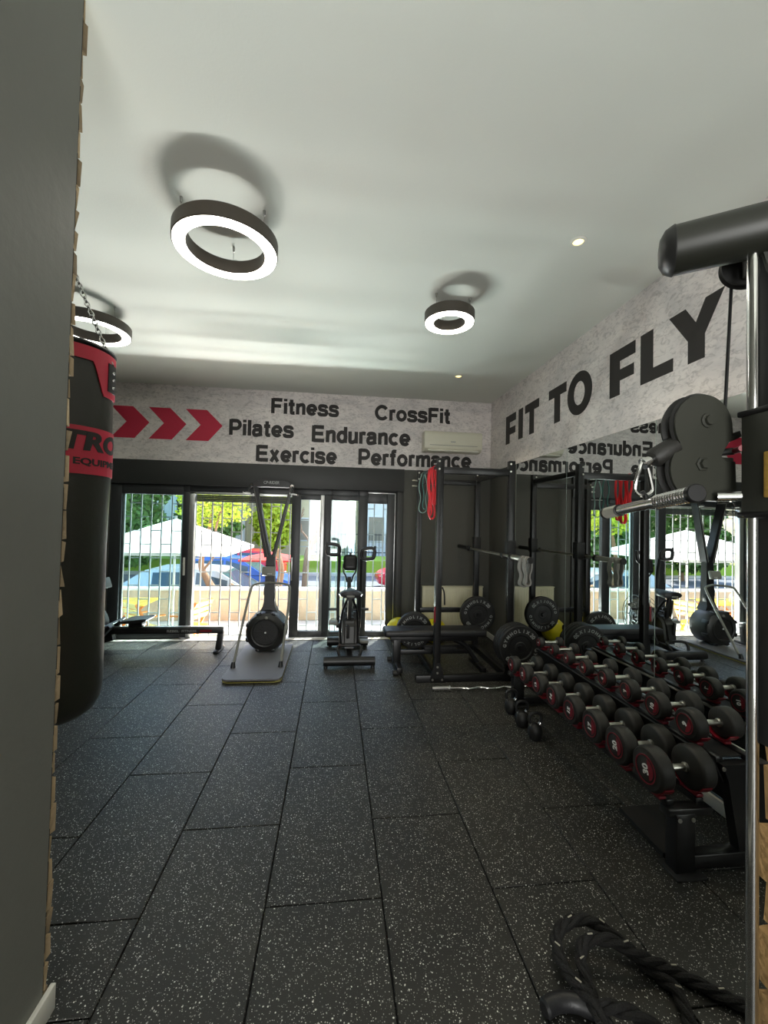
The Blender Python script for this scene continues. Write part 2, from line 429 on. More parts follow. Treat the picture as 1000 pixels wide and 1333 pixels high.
# bold grotesque letters drawn as thick strokes (cap height 1)
def _ell(cx, cy_, rx, ry, a0, a1, n=28): return [(cx+rx*math.cos(math.radians(a0+(a1-a0)*i/n)), cy_+ry*math.sin(math.radians(a0+(a1-a0)*i/n))) for i in range(n+1)]
def _sm(p): return [(v.x, v.y) for v in smooth([(x, y, 0) for x, y in p], 3)]
SW = .235; HS = SW/2
def _arch(x0, x1): return _sm([(x0, .36), (x0+.02, .55), ((x0+x1)/2-.03, .66), (x1-.03, .66), (x1, .55), (x1, .36)])+[(x1, 0)]
GL = {'F': ([[(HS, 0), (HS, 1)], [(HS, .91), (.74, .91)], [(HS, .50), (.66, .50)]], .76),
 'E': ([[(HS, 0), (HS, 1)], [(HS, .91), (.78, .91)], [(HS, .51), (.74, .51)], [(HS, .09), (.81, .09)]], .82),
 'P': ([[(HS, 0), (HS, 1)], [(HS, .91), (.45, .91)]+_ell(.45, .665, .25, .245, 90, -90, 16)+[(HS, .42)]], .80),
 'C': ([_ell(.49, .5, .395, .41, 38, 322, 40)], .92),
 'i': ([[(HS, 0), (HS, .73)], [(HS, .83), (HS, 1)]], SW), 'l': ([[(HS, 0), (HS, 1)]], SW),
 't': ([[(.20, .97), (.20, .30)]+_sm([(.20, .30), (.20, .09), (.30, .08), (.42, .09)]), [(0, .655), (.41, .655)]], .42),
 'f': ([[(.20, 0), (.20, .68)]+_sm([(.20, .68), (.20, .92), (.32, .93), (.44, .91)]), [(0, .655), (.40, .655)]], .43),
 'n': ([[(HS, 0), (HS, .73)], _arch(HS, .53)], .63), 'm': ([[(HS, 0), (HS, .73)], _arch(HS, .50), _arch(.50, .91)], 1.01),
 'r': ([[(HS, 0), (HS, .73)], _sm([(HS, .36), (.12, .60), (.26, .66), (.43, .63)])], .43),
 'u': ([[(.53, 0), (.53, .73)], [(HS, .73), (HS, .36)]+_sm([(HS, .36), (HS, .17), (.14, .07), (.32, .07), (.50, .17), (.53, .36)])], .63),
 'o': ([_ell(.36, .365, .265, .285, 0, 360, 36)], .72), 'c': ([_ell(.36, .365, .265, .285, 42, 318, 32)], .64),
 'e': ([_ell(.36, .365, .265, .285, -4, -4+326, 34), [(.14, .345), (.66, .345)]], .71),
 'd': ([_ell(.34, .365, .245, .285, 0, 360, 34), [(.56, 0), (.56, 1)]], .66),
 'a': ([_sm([(.09, .50), (.12, .645), (.33, .67), (.51, .64), (.52, .46)])+[(.52, .14), (.56, 0)], _sm([(.52, .42), (.36, .40), (.08, .38), (.08, .06), (.30, .05), (.50, .12), (.52, .28)])], .66),
 's': ([_sm([(.57, .50), (.54, .645), (.33, .67), (.10, .65), (.10, .42), (.34, .375), (.585, .33), (.57, .08), (.32, .06), (.08, .08), (.06, .23)])], .66),
 'x': ([[(.10, 0), (.56, .73)], [(.10, .73), (.56, 0)]], .66)}
def stroke_text(body, origin, right, up, width, height, thick):
    right, up = Vector(right).normalized(), Vector(up).normalized(); nrm = right.cross(up); adv = 0; strokes = []
    for ch in body:
        pl, w_ = GL[ch]
        strokes += [[(x+adv, y) for x, y in p] for p in pl]; adv += w_+.085
    total = adv-.085; sx = width/total; mb = MB()
    for si, p in enumerate(strokes):
        N = len(p); L_, R2 = [], []
        for i in range(N):
            a, b = p[max(i-1, 0)], p[min(i+1, N-1)]; dx, dy = b[0]-a[0], b[1]-a[1]; q = math.hypot(dx, dy) or 1
            nx, ny = -dy/q*HS, dx/q*HS
            L_.append((p[i][0]+nx, p[i][1]+ny)); R2.append((p[i][0]-nx, p[i][1]-ny))
        def w3(q, d): return Vector(origin)+right*(q[0]*sx)+up*(q[1]*height)+nrm*d
        th = thick+.00012*(si % 5)
        vt = [[mb.bm.verts.new(w3(q, d)) for q in l] for d in (0, th) for l in (L_, R2)]
        for i in range(N-1):
            mb.bm.faces.new((vt[2][i], vt[2][i+1], vt[3][i+1], vt[3][i]))
            mb.bm.faces.new((vt[0][i], vt[0][i+1], vt[2][i+1], vt[2][i])); mb.bm.faces.new((vt[1][i], vt[1][i+1], vt[3][i+1], vt[3][i]))
        for i in (0, N-1): mb.bm.faces.new((vt[0][i], vt[2][i], vt[3][i], vt[1][i]))
    return mb

# ------------------------------------------------------------------ room shell
XL, XR, YB, YF, ZC = -3.6, 2.27, 5.92, -3.2, 3.436
floor = struct('floor', MB().bx(XL-.15, XR+.15, YF-.15, 6.1, -.30, -.014), M_SEAM)
X0 = -1.752
tile_cache = {}
def tile(x0, x1, y0, y1):
    g = .006
    k = (round(x1-x0, 3), round(y1-y0, 3))
    if k not in tile_cache:
        mb = MB(); mb.box((0, 0, -.007), (k[0]-g, k[1]-g, .014), None, .0025, 1); me = mb.mesh('floor_tile'); me.materials.append(M_FLOOR); tile_cache[k] = me
    o = bpy.data.objects.new('floor_tile', tile_cache[k]); COL.objects.link(o); o.parent = floor
    o.location = ((x0+x1)/2, (y0+y1)/2, 0)
    o.rotation_euler = (random.uniform(-.0006, .0006), random.uniform(-.001, .001), 0)
for k in range(-4, 9):
    xa, xb = X0+.5*k, X0+.5*k+.5
    xa, xb = max(xa, XL), min(xb, XR)
    if xb-xa < .02: continue
    off = .33 if k % 2 == 0 else .845
    cuts = sorted([-1.2]+[off+j for j in range(-1, 6) if -1.1 < off+j < YB-.05]+[YB]+([1.5] if k == 1 else []))
    for a, b in zip(cuts, cuts[1:]): tile(xa, xb, a, b)
tile(XL, XR, YF, -1.2)
struct('ceiling', MB().bx(XL-.15, XR+.15, YF-.15, 6.1, ZC, ZC+.2), M_CEIL)
XD0, XD1, ZD = -2.97, .88, 2.08      # door opening
wb = MB().bx(XL-.15, XD0, YB, 6.10, -.3, ZC).bx(XD1, XR+.15, YB, 6.10, -.3, ZC).bx(XD0, XD1, YB, 6.10, ZD, ZC).bx(XD0, XD1, YB, 6.10, -.3, -.0145)
wall_back = struct('wall_back', wb, M_DARKWALL)
wall_right = struct('wall_right', MB().bx(XR, XR+.15, YF, YB, -.3, ZC), M_DARKWALL)
struct('wall_far_left', MB().bx(XL-.15, XL, YF, YB, -.3, ZC), M_PLASTER)
struct('wall_front', MB().bx(XL-.15, XR+.15, YF-.15, YF, -.3, ZC), M_PLASTER)
struct('trim_1', MB().bx(XD0, .975, YB-.05, YB, ZD, 2.402, .004), M_HEADER)          # roller shutter box
struct('trim_4', MB().bx(.885, .975, YB-.03, YB, 0, ZD, .003), M_HEADER)
struct('trim_5', MB().bx(XD0, .885, YB-.10, YB+.004, .0005, .010, .002), M_PAVE)          # pale stone door sill
# baseboards
struct('baseboard_right', MB().bx(XR-.018, XR, -.5, YB, 0, .075, .004), M_WHITE)
# near left wall with stone clad end
wl = struct('wall_left', MB().bx(-1.30, -.90, YF, 1.50, -.3, ZC), M_PLASTER)
struct('baseboard_left', MB().bx(-.90, -.882, YF, 1.54, 0, .085, .004), M_WHITE)
struct('mortar_bed', MB().bx(-1.30, -.905, 1.50, 1.512, 0, ZC), M_MORTAR, wl)
stone_meshes = []
def stone_mesh(L, Hh, D, m):
    b = bmesh.new(); bmesh.ops.create_cube(b, size=1); bmesh.ops.scale(b, vec=(L, D, Hh), verts=b.verts)
    bmesh.ops.subdivide_edges(b, edges=[e for e in b.edges if abs((e.verts[0].co-e.verts[1].co).x) > L*.5], cuts=2)
    for v in b.verts:
        f = .006 if v.co.y > 0 else .003
        v.co += Vector((random.uniform(-.005, .005), random.uniform(-f, f), random.uniform(-.005, .005)))
    mb = MB(); mb.bm.free(); mb.bm = b
    me = mb.mesh('stone', 25); me.materials.append(m); return me
def clad(parent, origin, u, n, width, height, m, hmin=.07, hmax=.11, dmin=.022, dmax=.044):
    """lay irregular stones on a face: u = horizontal direction, n = outward normal"""
    u, n = Vector(u), Vector(n); z = 0
    while z < height-.02:
        h = min(random.uniform(hmin, hmax), height-z); x = 0
        while x < width-.01:
            L = random.uniform(.14, .30)
            if width-(x+L) < .08: L = width-x
            D = random.uniform(dmin, dmax)
            me = stone_mesh(L-.008, h-.010, D, m)
            o = bpy.data.objects.new('stone', me); COL.objects.link(o); o.parent = parent
            o.matrix_local = Matrix.Translation(Vector(origin)+u*(x+L/2)+Vector((0, 0, z+h/2))+n*(D/2)) @ Matrix((u, n, u.cross(n))).transposed().to_4x4()
            x += L
        z += h
clad(wl, (-.902, 1.508, 0), (-1, 0, 0), (0, 1, 0), .39, ZC-.005, M_STONE, .07, .11, .016, .030)
# low stone wall beside the cable machine
pier = struct('wall_near_right', MB().bx(.955, 1.45, -.2, .80, 0, 1.20), M_MORTAR)
clad(pier, (.955, .80, 0), (0, -1, 0), (-1, 0, 0), .9, 1.20, M_STONE2, .09, .15, .03, .055)
struct('coping_stone', MB().bx(.915, 1.45, -.2, .805, 1.20, 1.225, .006), M_MORTAR, pier)

# printed murals
mural1 = struct('trim_2', MB().bx(XL, XR-.006, YB-.006, YB, 2.402, ZC), M_MURAL)
yt = YB-.006
BACKTXT = {'Fitness': (-.92, .014, 3.121, .212), 'CrossFit': (.536, 1.638, 3.103, .215), 'Pilates': (-1.475, -.607, 2.793, .218),
           'Endurance': (-.352, 1.052, 2.749, .232), 'Exercise': (-1.107, .003, 2.445, .222), 'Performance': (.311, 1.969, 2.452, .226)}
for body, (x0, x1, z, h) in BACKTXT.items():
    mb = stroke_text(body, (x0, yt, z), (1, 0, 0), (0, 0, 1), x1-x0, h, .002)
    mb.build('lettering', M_BLACKTEXT, mural1, angle=20)
for dx in (0, -.475, -.95, -1.425):
    loop = [(-2.05, 3.118), (-1.775, 3.118), (-1.563, 2.91), (-1.745, 2.692), (-2.04, 2.692), (-1.852, 2.91)]
    MB().prism([(x+dx, yt, z) for x, z in loop], (0, -.002, 0)).build('arrow_print', M_REDTEXT, mural1, angle=20)
mural2 = struct('trim_3', MB().bx(XR-.006, XR, YF, YB-.006, 2.416, ZC), M_MURAL)
xt = XR-.006
def flat_letter(loops, holes=None):
    mb = MB()
    for lp in loops: mb.prism([(xt, y, z) for y, z in lp], (-.002, 0, 0))
    mb.build('lettering', M_BLACKTEXT, mural2, angle=20)
zb, zt_ = 2.715, 3.09; zm0, zm1 = 2.85, 2.925; zt1 = 2.99
def Fl(a, b, s=.125): return [(a, zt_), (b, zt_), (b, zt1), (a-s, zt1), (a-s, 2.92), (b+.015, 2.92), (b+.015, 2.83), (a-s, 2.83), (a-s, zb), (a, zb)]
flat_letter([Fl(5.36, 5.05)])
flat_letter([[(4.975, zt_), (4.85, zt_), (4.85, zb), (4.975, zb)]])
def Tl(a, b, s=.058): c = (a+b)/2; return [(a, zt_), (b, zt_), (b, zt1), (c-s, zt1), (c-s, zb), (c+s, zb), (c+s, zt1), (a, zt1)]
flat_letter([Tl(4.795, 4.445)])
flat_letter([Tl(4.23, 3.885)])
mbO = MB(); N = 40; oc, ozc = 3.665, 2.902
ro = [(oc+.20*math.cos(2*PI*k/N), ozc+.205*math.sin(2*PI*k/N)) for k in range(N)]
ri = [(oc+.088*math.cos(2*PI*k/N), ozc+.112*math.sin(2*PI*k/N)) for k in range(N)]
vo = [[mbO.bm.verts.new((x, y, z)) for y, z in r_] for x, r_ in ((xt-.002, ro), (xt-.002, ri), (xt, ro), (xt, ri))]
for k in range(N):
    k2 = (k+1) % N
    mbO.bm.faces.new((vo[0][k], vo[0][k2], vo[1][k2], vo[1][k])); mbO.bm.faces.new((vo[0][k], vo[0][k2], vo[2][k2], vo[2][k])); mbO.bm.faces.new((vo[1][k], vo[1][k2], vo[3][k2], vo[3][k]))
mbO.build('lettering', M_BLACKTEXT, mural2, angle=20)
flat_letter([Fl(3.225, 2.925)])
flat_letter([[(2.87, zt_), (2.745, zt_), (2.745, 2.805), (2.565, 2.805), (2.565, zb), (2.87, zb)]])
flat_letter([[(2.60, zt_), (2.465, zt_), (2.385, 2.965), (2.315, zt_), (2.185, zt_), (2.32, 2.865), (2.32, zb), (2.445, zb), (2.445, 2.865)]])

# mirror
mir = thing('wall_mirror', (XR, 3.2, .08), 'frameless wall mirror in tall panels behind the dumbbell rack', 'mirror')
ye = [5.01, 3.86, 2.71, 1.56, .41]
for a, b in zip(ye, ye[1:]):
    MB().bx(XR-.008, XR-.0005, b+.002, a-.002, .078, 2.414, .0012, 1).build('mirror_panel', M_MIRROR, mir)
    MB().bx(XR-.0085, XR-.0003, a-.002, a+.002, .078, 2.414).build('panel_edge', M_MIRREDGE, mir)

# ------------------------------------------------------------------ glazed doors
yd0, yd1 = 5.925, 6.0
FW = []
def framebox(x0, x1, z0, z1, y0=yd0, y1=yd1): return MB().bx(x0, x1, y0, y1, z0, z1, .004)
d1 = struct('door_1', framebox(XD0, -2.83, 0, ZD), M_FRAME)        # fixed side light with frame
framebox(-2.05, -1.965, .02, 1.995).build('stile', M_FRAME, d1)
framebox(-2.05, -1.965, 1.995, ZD).build('head_rail', M_FRAME, d1)
framebox(-2.83, -2.05, 1.945, ZD).build('top_rail', M_FRAME, d1); framebox(-2.83, -2.05, 0, .085).build('bottom_rail', M_FRAME, d1)
MB().bx(-2.83, -2.05, 5.955, 5.963, .085, 1.945).build('glass_pane', M_GLASS, d1)
MB().bx(-2.835, -2.80, 5.96, 5.99, .085, 1.945, .003).build('sash_edge', M_ALU, d1)
hd = MB().bx(-2.02, -1.995, 5.905, 5.925, .86, 1.10, .004).cyl((-2.008, 5.90, 1.02), (-2.008, 5.925, 1.02), .012); hd.build('door_handle', M_WHITE, d1)
d2 = struct('door_2', MB().bx(-1.965, -1.895, 5.93, 6.02, 0, 1.995, .004), M_ALU)      # open doorway
MB().bx(-1.965, -.60, 5.93, 5.99, 1.965, 1.995, .003).build('track_rail', M_ALU, d2)
MB().bx(-1.965, -.47, 5.94, 6.05, 1.995, ZD, .003).build('top_rail', M_FRAME, d2)
for k in range(4): MB().bx(-1.9, -.60, 6.01, 6.03, 1.963-.024*(k+1), 1.963-.024*k-.002, .003).build('shutter_slat', M_FRAME, d2)
MB().bx(-1.965, -.6, 5.93, 6.08, -.012, .012, .003).build('threshold', M_ALU, d2)
d3 = struct('door_3', framebox(-.60, -.475, 0, 2.0), M_FRAME)      # sliding leaf
framebox(-.475, -.20, 1.93, 2.0).build('top_rail', M_FRAME, d3); framebox(-.475, -.06, .0, .095).build('bottom_rail', M_FRAME, d3)
MB().bx(-.475, -.20, 5.955, 5.963, .095, 1.93).build('glass_pane', M_CLEAR, d3)
MB().bx(-.20, -.15, yd0-.004, yd1, .095, 2.0, .004).build('stile', M_ALU, d3)
MB().bx(-.15, -.05, yd0, yd1+.02, .0, 2.0, .004).build('stile', M_FRAME, d3)
MB().bx(-.585, -.57, 5.90, 5.922, .80, 1.12, .005).build('pull_handle', M_ALU, d3)
d4 = struct('door_4', framebox(.335, .465, 0, 2.0), M_FRAME)
framebox(-.05, .335, 1.935, 2.0).build('top_rail', M_FRAME, d4); framebox(-.05, .335, 0, .085).build('bottom_rail', M_FRAME, d4)
MB().bx(-.05, .335, 5.965, 5.973, .085, 1.935).build('glass_pane', M_GLASS, d4)
MB().bx(-.06, -.03, 5.97, 6.0, .085, 1.935, .003).build('sash_edge', M_ALU, d4)
framebox(-.05, .335, 2.0, ZD).build('head_rail', M_FRAME, d4); framebox(-.60, -.05, 2.0, ZD).build('head_rail', M_FRAME, d3)
d5 = struct('door_5', framebox(.745, XD1, 0, ZD), M_FRAME)
framebox(.465, .745, 1.90, 2.05).build('top_rail', M_FRAME, d5); framebox(.465, .745, 0, .085).build('bottom_rail', M_FRAME, d5)
MB().bx(.465, .745, 5.955, 5.963, .085, 1.90).build('glass_pane', M_CLEAR, d5)
MB().bx(.465, .86, 5.918, 5.926, 2.045, 2.058, .002).build('track_rail', M_ALU, d5)
MB().bx(.852, .862, 5.916, 5.926, .0, 2.05, .002).build('track_rail', M_ALU, d5)
framebox(.465, .745, 2.05, ZD).build('head_rail', M_FRAME, d5); framebox(.335, .465, 2.0, ZD).build('head_rail', M_FRAME, d4)
MB().bx(XD0, XD1, 5.905, 5.925, 0, .014, .003).build('threshold', M_ALU, d5)
# security grille outside
gr = thing('window_grille', (-1, 6.18, 0), 'pale metal security grille of thin upright bars outside the glass doors', 'grille')
nb = 29; xs = [XD0+.03+(XD1-XD0-.06)*k/(nb-1) for k in range(nb)]
ty = 6.14
for x in xs: MB().bx(x-.008, x+.008, ty-.006, ty+.006, -.02, 2.25).build('bar', M_GRILLE, gr)
lk = MB()
for k in range(nb-1):
    z = .12+(.19 if k % 2 else 0)
    while z < 2.05: lk.bx(xs[k], xs[k+1], ty-.004, ty+.004, z-.007, z+.007); z += .38
lk.build('cross_link', M_GRILLE, gr)
for z in (-.01, 2.24): MB().bx(XD0-.02, XD1+.02, ty-.012, ty+.012, z-.012, z+.012).build('rail', M_ALU, gr)
# added unseen overhang over the doors, depth set to limit sun on the floor
struct('added_overhang', MB().bx(-6, 5, 6.10, 6.98, 2.62, 2.80).bx(-6, -3.75, 6.10, 6.5, -1.3, 2.62).bx(2.42, 5, 6.10, 6.5, -1.3, 2.62), M_BLDG2)

# ------------------------------------------------------------------ ring lamps and downlights
def ring_lamp(c, z, Ro, wd, hh, label):
    t = thing('ring_lamp', (c[0], c[1], ZC), label, 'ceiling lamp', 'suspended ring lamps')
    Ri = Ro-wd; b = .006
    MB().lathe((c[0], c[1], z), (0, 0, 1), [(Ro-b, 0), (Ro, b), (Ro, hh-b), (Ro-b, hh), (Ri+b, hh), (Ri, hh-b), (Ri, b), (Ri+b, 0), (Ri+b, .012), (Ro-b, .012)], 64, True).build('housing', M_LAMPBODY, t)
    MB().lathe((c[0], c[1], z), (0, 0, 1), [(Ro-b-.001, .004), (Ro-b-.003, -.004), (Ro-wd/2, -.012), (Ri+b+.003, -.004), (Ri+b+.001, .004)], 64, True).build('diffuser', M_LAMP, t)
    for a in (95, 215, 335):
        p = Vector((c[0]+(Ro-wd/2)*math.cos(math.radians(a)), c[1]+(Ro-wd/2)*math.sin(math.radians(a)), 0))
        wm = MB(); wm.cyl((p.x, p.y, z+hh), (p.x, p.y, ZC-.02), .0015, n=6).cyl((p.x, p.y, ZC-.03), (p.x, p.y, ZC), .006, .009, 10)
        wm.torus((p.x+.014, p.y, z+hh+.012), (0, 1, 0), .013, .001, 14, 5)
        wm.build('suspension_wire', M_WIRE, t)
    return t
ring_lamp((-.688, 2.56), 3.245, .30, .082, .085, 'large black ring lamp glowing white, nearest on the left of the ceiling')
ring_lamp((.876, 3.235), 3.255, .20, .078, .085, 'small black ring lamp glowing white, in the middle of the ceiling')
ring_lamp((-2.16, 3.90), 3.25, .30, .082, .085, 'black ring lamp half hidden behind the punching bag chain')
for (x, y), lb in (((1.476, 2.42), 'recessed round downlight in the ceiling nearest the right wall text'), ((1.448, 4.88), 'recessed round downlight in the ceiling near the far corner')):
    t = thing('downlight', (x, y, ZC), lb, 'ceiling lamp', 'recessed downlights')
    MB().lathe((x, y, ZC-.008), (0, 0, 1), [(.032, 0), (.046, .001), (.048, .008), (.032, .008)], 32, True).build('trim_ring', M_WHITE, t)
    MB().lathe((x, y, ZC-.005), (0, 0, 1), [(0, 0), (.031, .001), (.031, .004), (0, .004)], 32).build('lens', M_SPOT, t)
    l = bpy.data.lights.new('downlight_beam', 'SPOT'); l.energy = 14; l.spot_size = 1.7; l.spot_blend = .8; l.color = (1, .86, .6); l.shadow_soft_size = .04
    lo = bpy.data.objects.new('downlight_beam', l); COL.objects.link(lo); lo.location = (x, y, ZC-.03)

# air conditioner
ac = thing('air_conditioner', (1.645, YB, 2.65), 'cream split air conditioner on the far wall above the rack', 'air conditioner')
prof = [(5.912, 2.66), (5.78, 2.66), (5.72, 2.70), (5.705, 2.78), (5.71, 2.90), (5.735, 2.945), (5.912, 2.95)]
mb = MB().prism([(1.225, y, z) for y, z in prof], (.84, 0, 0)); bmesh.ops.bevel(mb.bm, geom=mb.bm.edges[:], offset=.012, segments=3, affect='EDGES', profile=.5)
mb.build('casing', M_AC, ac)
MB().box((1.645, 5.742, 2.681), (.74, .065, .006), (.58, 0, 0), .002).build('louvre', M_WHITE, ac)
MB().bx(1.3, 1.99, 5.704, 5.712, 2.742, 2.746).build('panel_seam', M_GREYPLASTIC, ac)
MB().bx(1.60, 1.67, 5.703, 5.709, 2.79, 2.80).build('badge', M_GREYTEXT, ac)

# ------------------------------------------------------------------ punching bag
bc = (-1.242, 2.06); br = .186; bz0, bz1 = .71, 2.41
bag = thing('punching_bag', (bc[0], bc[1], ZC), 'black heavy punching bag with red band hanging on chains behind the left wall', 'punching bag')
prof = [(0, bz0), (.06, bz0+.004), (.115, bz0+.02), (.155, bz0+.05), (.178, bz0+.095), (.186, bz0+.16), (.184, 1.0), (.181, 1.3), (.179, 1.5), (.183, 1.7), (.186, 1.82)]
prof += [(br, 2.0), (br-.002, 2.2), (br-.004, bz1-.02), (br-.010, bz1-.002), (0, bz1-.03)]
mb = MB(); mb.lathe((bc[0], bc[1], 0), (0, 0, 1), prof, 48); mb.build('body', M_BAGBLACK, bag)
def cyl_patch(a0, a1, fz0, fz1, r, n, m, name):
    mb = MB(); th = .004; g = []
    for off in (0, th):
        rows = []
        for i in range(n+1):
            a = a0+(a1-a0)*i/n; ar = math.radians(a)
            rows.append([mb.bm.verts.new((bc[0]+(r+off)*math.cos(ar), bc[1]+(r+off)*math.sin(ar), z)) for z in (fz0(a), fz1(a))])
        g.append(rows)
    for i in range(n):
        for q in (0, 1): mb.bm.faces.new((g[q][i][0], g[q][i+1][0], g[q][i+1][1], g[q][i][1]))
        for e in (0, 1): mb.bm.faces.new((g[0][i][e], g[0][i+1][e], g[1][i+1][e], g[1][i][e]))
    for i in (0, n): mb.bm.faces.new((g[0][i][0], g[0][i][1], g[1][i][1], g[1][i][0]))
    return mb.build(name, m, bag)
cyl_patch(0, 360, lambda a: 1.822, lambda a: 2.03, br, 64, M_BAGRED, 'red_band')
# red collar that drops into a strap on each quarter
def collar_low(a):
    d = abs(((a+45-338) % 90)-45)      # distance from the strap centre
    return 2.345-max(0, min(1, (33-d)/9))*.10 if d < 33 else 2.345
cyl_patch(0, 360, lambda a: 2.325 if min(abs(((a-5+180) % 360)-180), abs(((a-245+180) % 360)-180), abs(((a-125+180) % 360)-180)) > 34 else 2.325-.14*(1-min(1, max(0, (min(abs(((a-5+180) % 360)-180), abs(((a-245+180) % 360)-180), abs(((a-125+180) % 360)-180))-18)/16))), lambda a: 2.385, br-.001, 120, M_BAGRED, 'red_collar')
for a in (5, 245, 125):
    cyl_patch(a-11, a+11, lambda q: 2.215, lambda q: 2.345, br+.003, 8, M_BLACK, 'strap_pad')
    ar = math.radians(a); dv = Vector((math.cos(ar), math.sin(ar), 0))
    rv = MB()
    for z in (2.24, 2.275, 2.31): rv.sph(Vector((bc[0], bc[1], z))+dv*(br+.008), .007, 8)
    rv.build('rivet', M_CHROME, bag)
MB().torus((bc[0], bc[1], bz1-.01), (0, 0, 1), br-.006, .011, 48, 8).build('rim', M_BLACK, bag)
def wrap_text(body, height, z, a_start, width_deg, m, bold=.03, shear=0.):
    me = text_mesh(body, bold, .02, shear); b = bmesh.new(); b.from_mesh(me)
    xs = [v.co.x for v in b.verts]; x0, x1 = min(xs), max(xs)
    cap = text_mesh('H', bold); cz = [v.co.y for v in cap.vertices]
    bmesh.ops.triangulate(b, faces=b.faces[:])
    for k in range(1, 60):
        x = x0+(x1-x0)*k/60
        bmesh.ops.bisect_plane(b, geom=b.verts[:]+b.edges[:]+b.faces[:], plane_co=(x, 0, 0), plane_no=(1, 0, 0))
    for v in b.verts:
        a = math.radians(a_start+(v.co.x-x0)/(x1-x0)*width_deg); r = br+.0045+(.0015 if v.co.z > 0 else 0)
        v.co = Vector((bc[0]+r*math.cos(a), bc[1]+r*math.sin(a), z+(v.co.y-min(cz))/(max(cz)-min(cz))*height))
    mb = MB(); mb.bm.free(); mb.bm = b
    mb.build('lettering', m, bag, angle=20)
wrap_text('NITRO', .085, 1.925, 250, 135, M_BLACKTEXT, .045, .12)
wrap_text('EQUIPMENT', .030, 1.862, 311, 92, M_BLACKTEXT, .03)
apex = Vector((bc[0], bc[1], 2.80))
def chain(p0, p1, name='chain', L=.030, r=.0034):
    p0, p1 = Vector(p0), Vector(p1); d = (p1-p0); n = max(2, int(d.length/(L*.72))); t = d.normalized(); mb = MB()
    u = t.orthogonal().normalized(); v = t.cross(u)
    for i in range(n):
        c = p0+d*((i+.5)/n); s_ = u if i % 2 else v
        mb.tube([c+t*(L/2-.008)*math.copysign(1, math.sin(a))*1.0*abs(math.sin(a))**.6+s_*.0085*math.cos(a) if False else c+t*(L*.5*math.sin(a))+s_*(.0095*math.cos(a)) for a in [2*PI*k/12 for k in range(12)]], r, 6, True)
    return mb.build(name, M_CHROME, bag)
for a in (5, 245, 125):
    ar = math.radians(a)
    chain((bc[0]+(br+.002)*math.cos(ar), bc[1]+(br+.002)*math.sin(ar), 2.345), apex)
hk = Vector((bc[0]-.10, bc[1]+.02, ZC))
chain(apex+Vector((0, 0, .04)), hk-Vector((0, 0, .05)))
MB().torus(apex+Vector((0, 0, .02)), (1, 0, 0), .026, .006, 24, 8).build('swivel_ring', M_CHROME, bag)
MB().bx(hk.x-.05, hk.x+.05, hk.y-.05, hk.y+.05, ZC-.012, ZC, .003).torus((hk.x, hk.y, ZC-.03), (0, 1, 0), .022, .006, 20, 8).build('ceiling_hook', M_BLACK, bag)

# ------------------------------------------------------------------ rowing machine
rw = thing('rowing_machine', (-2.1, 5.38, 0), 'black low rowing machine along the foot of the glass doors', 'rowing machine')
ry = 5.38
MB().bx(-2.72, -1.325, ry-.045, ry+.045, .225, .30, .012).build('rail', M_DARKPLASTIC, rw)
MB().bx(-2.68, -1.33, ry-.028, ry+.028, .298, .312, .004).build('track', M_STEEL, rw)
mb = MB().beam((-1.36, ry, .25), (-1.385, ry, .03), .075, .07, .01); mb.build('rear_leg', M_DARKPLASTIC, rw)
MB().bx(-1.42, -1.35, ry-.12, ry+.14, 0, .035, .01).build('rear_foot', M_BLACK, rw)
sm = MB(); prof_ = [(-.15, .365), (-.10, .372), (0, .378), (.10, .388), (.14, .40), (.15, .42), (.11, .425), (0, .412), (-.10, .405), (-.15, .395)]
sm.prism([(-2.33+a, ry-.13, b) for a, b in prof_], (0, .26, 0)); bmesh.ops.bevel(sm.bm, geom=sm.bm.edges[:], offset=.008, segments=2, affect='EDGES')
sm.build('seat', M_VINYL, rw); MB().bx(-2.42, -2.26, ry-.06, ry+.06, .31, .37, .012).build('seat_carriage', M_DARKPLASTIC, rw)
MB().lathe((-2.95, ry-.09, .33), (0, 1, 0), [(0, 0), (.24, 0), (.265, .03), (.265, .15), (.24, .18), (0, .18)], 40).build('flywheel_housing', M_DARKPLASTIC, rw)
MB().bx(-3.10, -2.80, ry-.20, ry+.20, .0, .06, .02).build('front_foot', M_BLACK, rw)
MB().beam((-2.60, ry, .20), (-3.0, ry, .10), .08, .10, .01).build('front_leg', M_BLACK, rw)
for s in (-1, 1): MB().box((-2.66, ry+s*.13, .26), (.06, .11, .26), (0, .75, 0), .015).build('foot_plate', M_BLACK, rw)
MB().cyl((-2.60, ry-.24, .36), (-2.60, ry+.24, .36), .016, n=14).build('handle', M_VINYL, rw)
MB().beam((-2.82, ry, .5), (-2.74, ry, .80), .05, .05, .008).build('monitor_arm', M_BLACK, rw)
MB().box((-2.72, ry, .83), (.05, .18, .13), (0, -.3, 0), .012).build('monitor', M_DARKPLASTIC, rw)
mb = MB(); text_fit(mb, 'REBEL', (-1.98, ry-.0455, .247), (1, 0, 0), (0, 0, 1), .14, .030, .002, .02); text_fit(mb, 'FITNESS', (-1.81, ry-.0455, .247), (1, 0, 0), (0, 0, 1), .17, .030, .002, .02)
mb.build('lettering', M_GREYTEXT, rw, angle=20)
MB().bx(-1.60, -1.46, ry-.0465, ry-.044, .250, .276).build('red_mark', M_RED, rw)

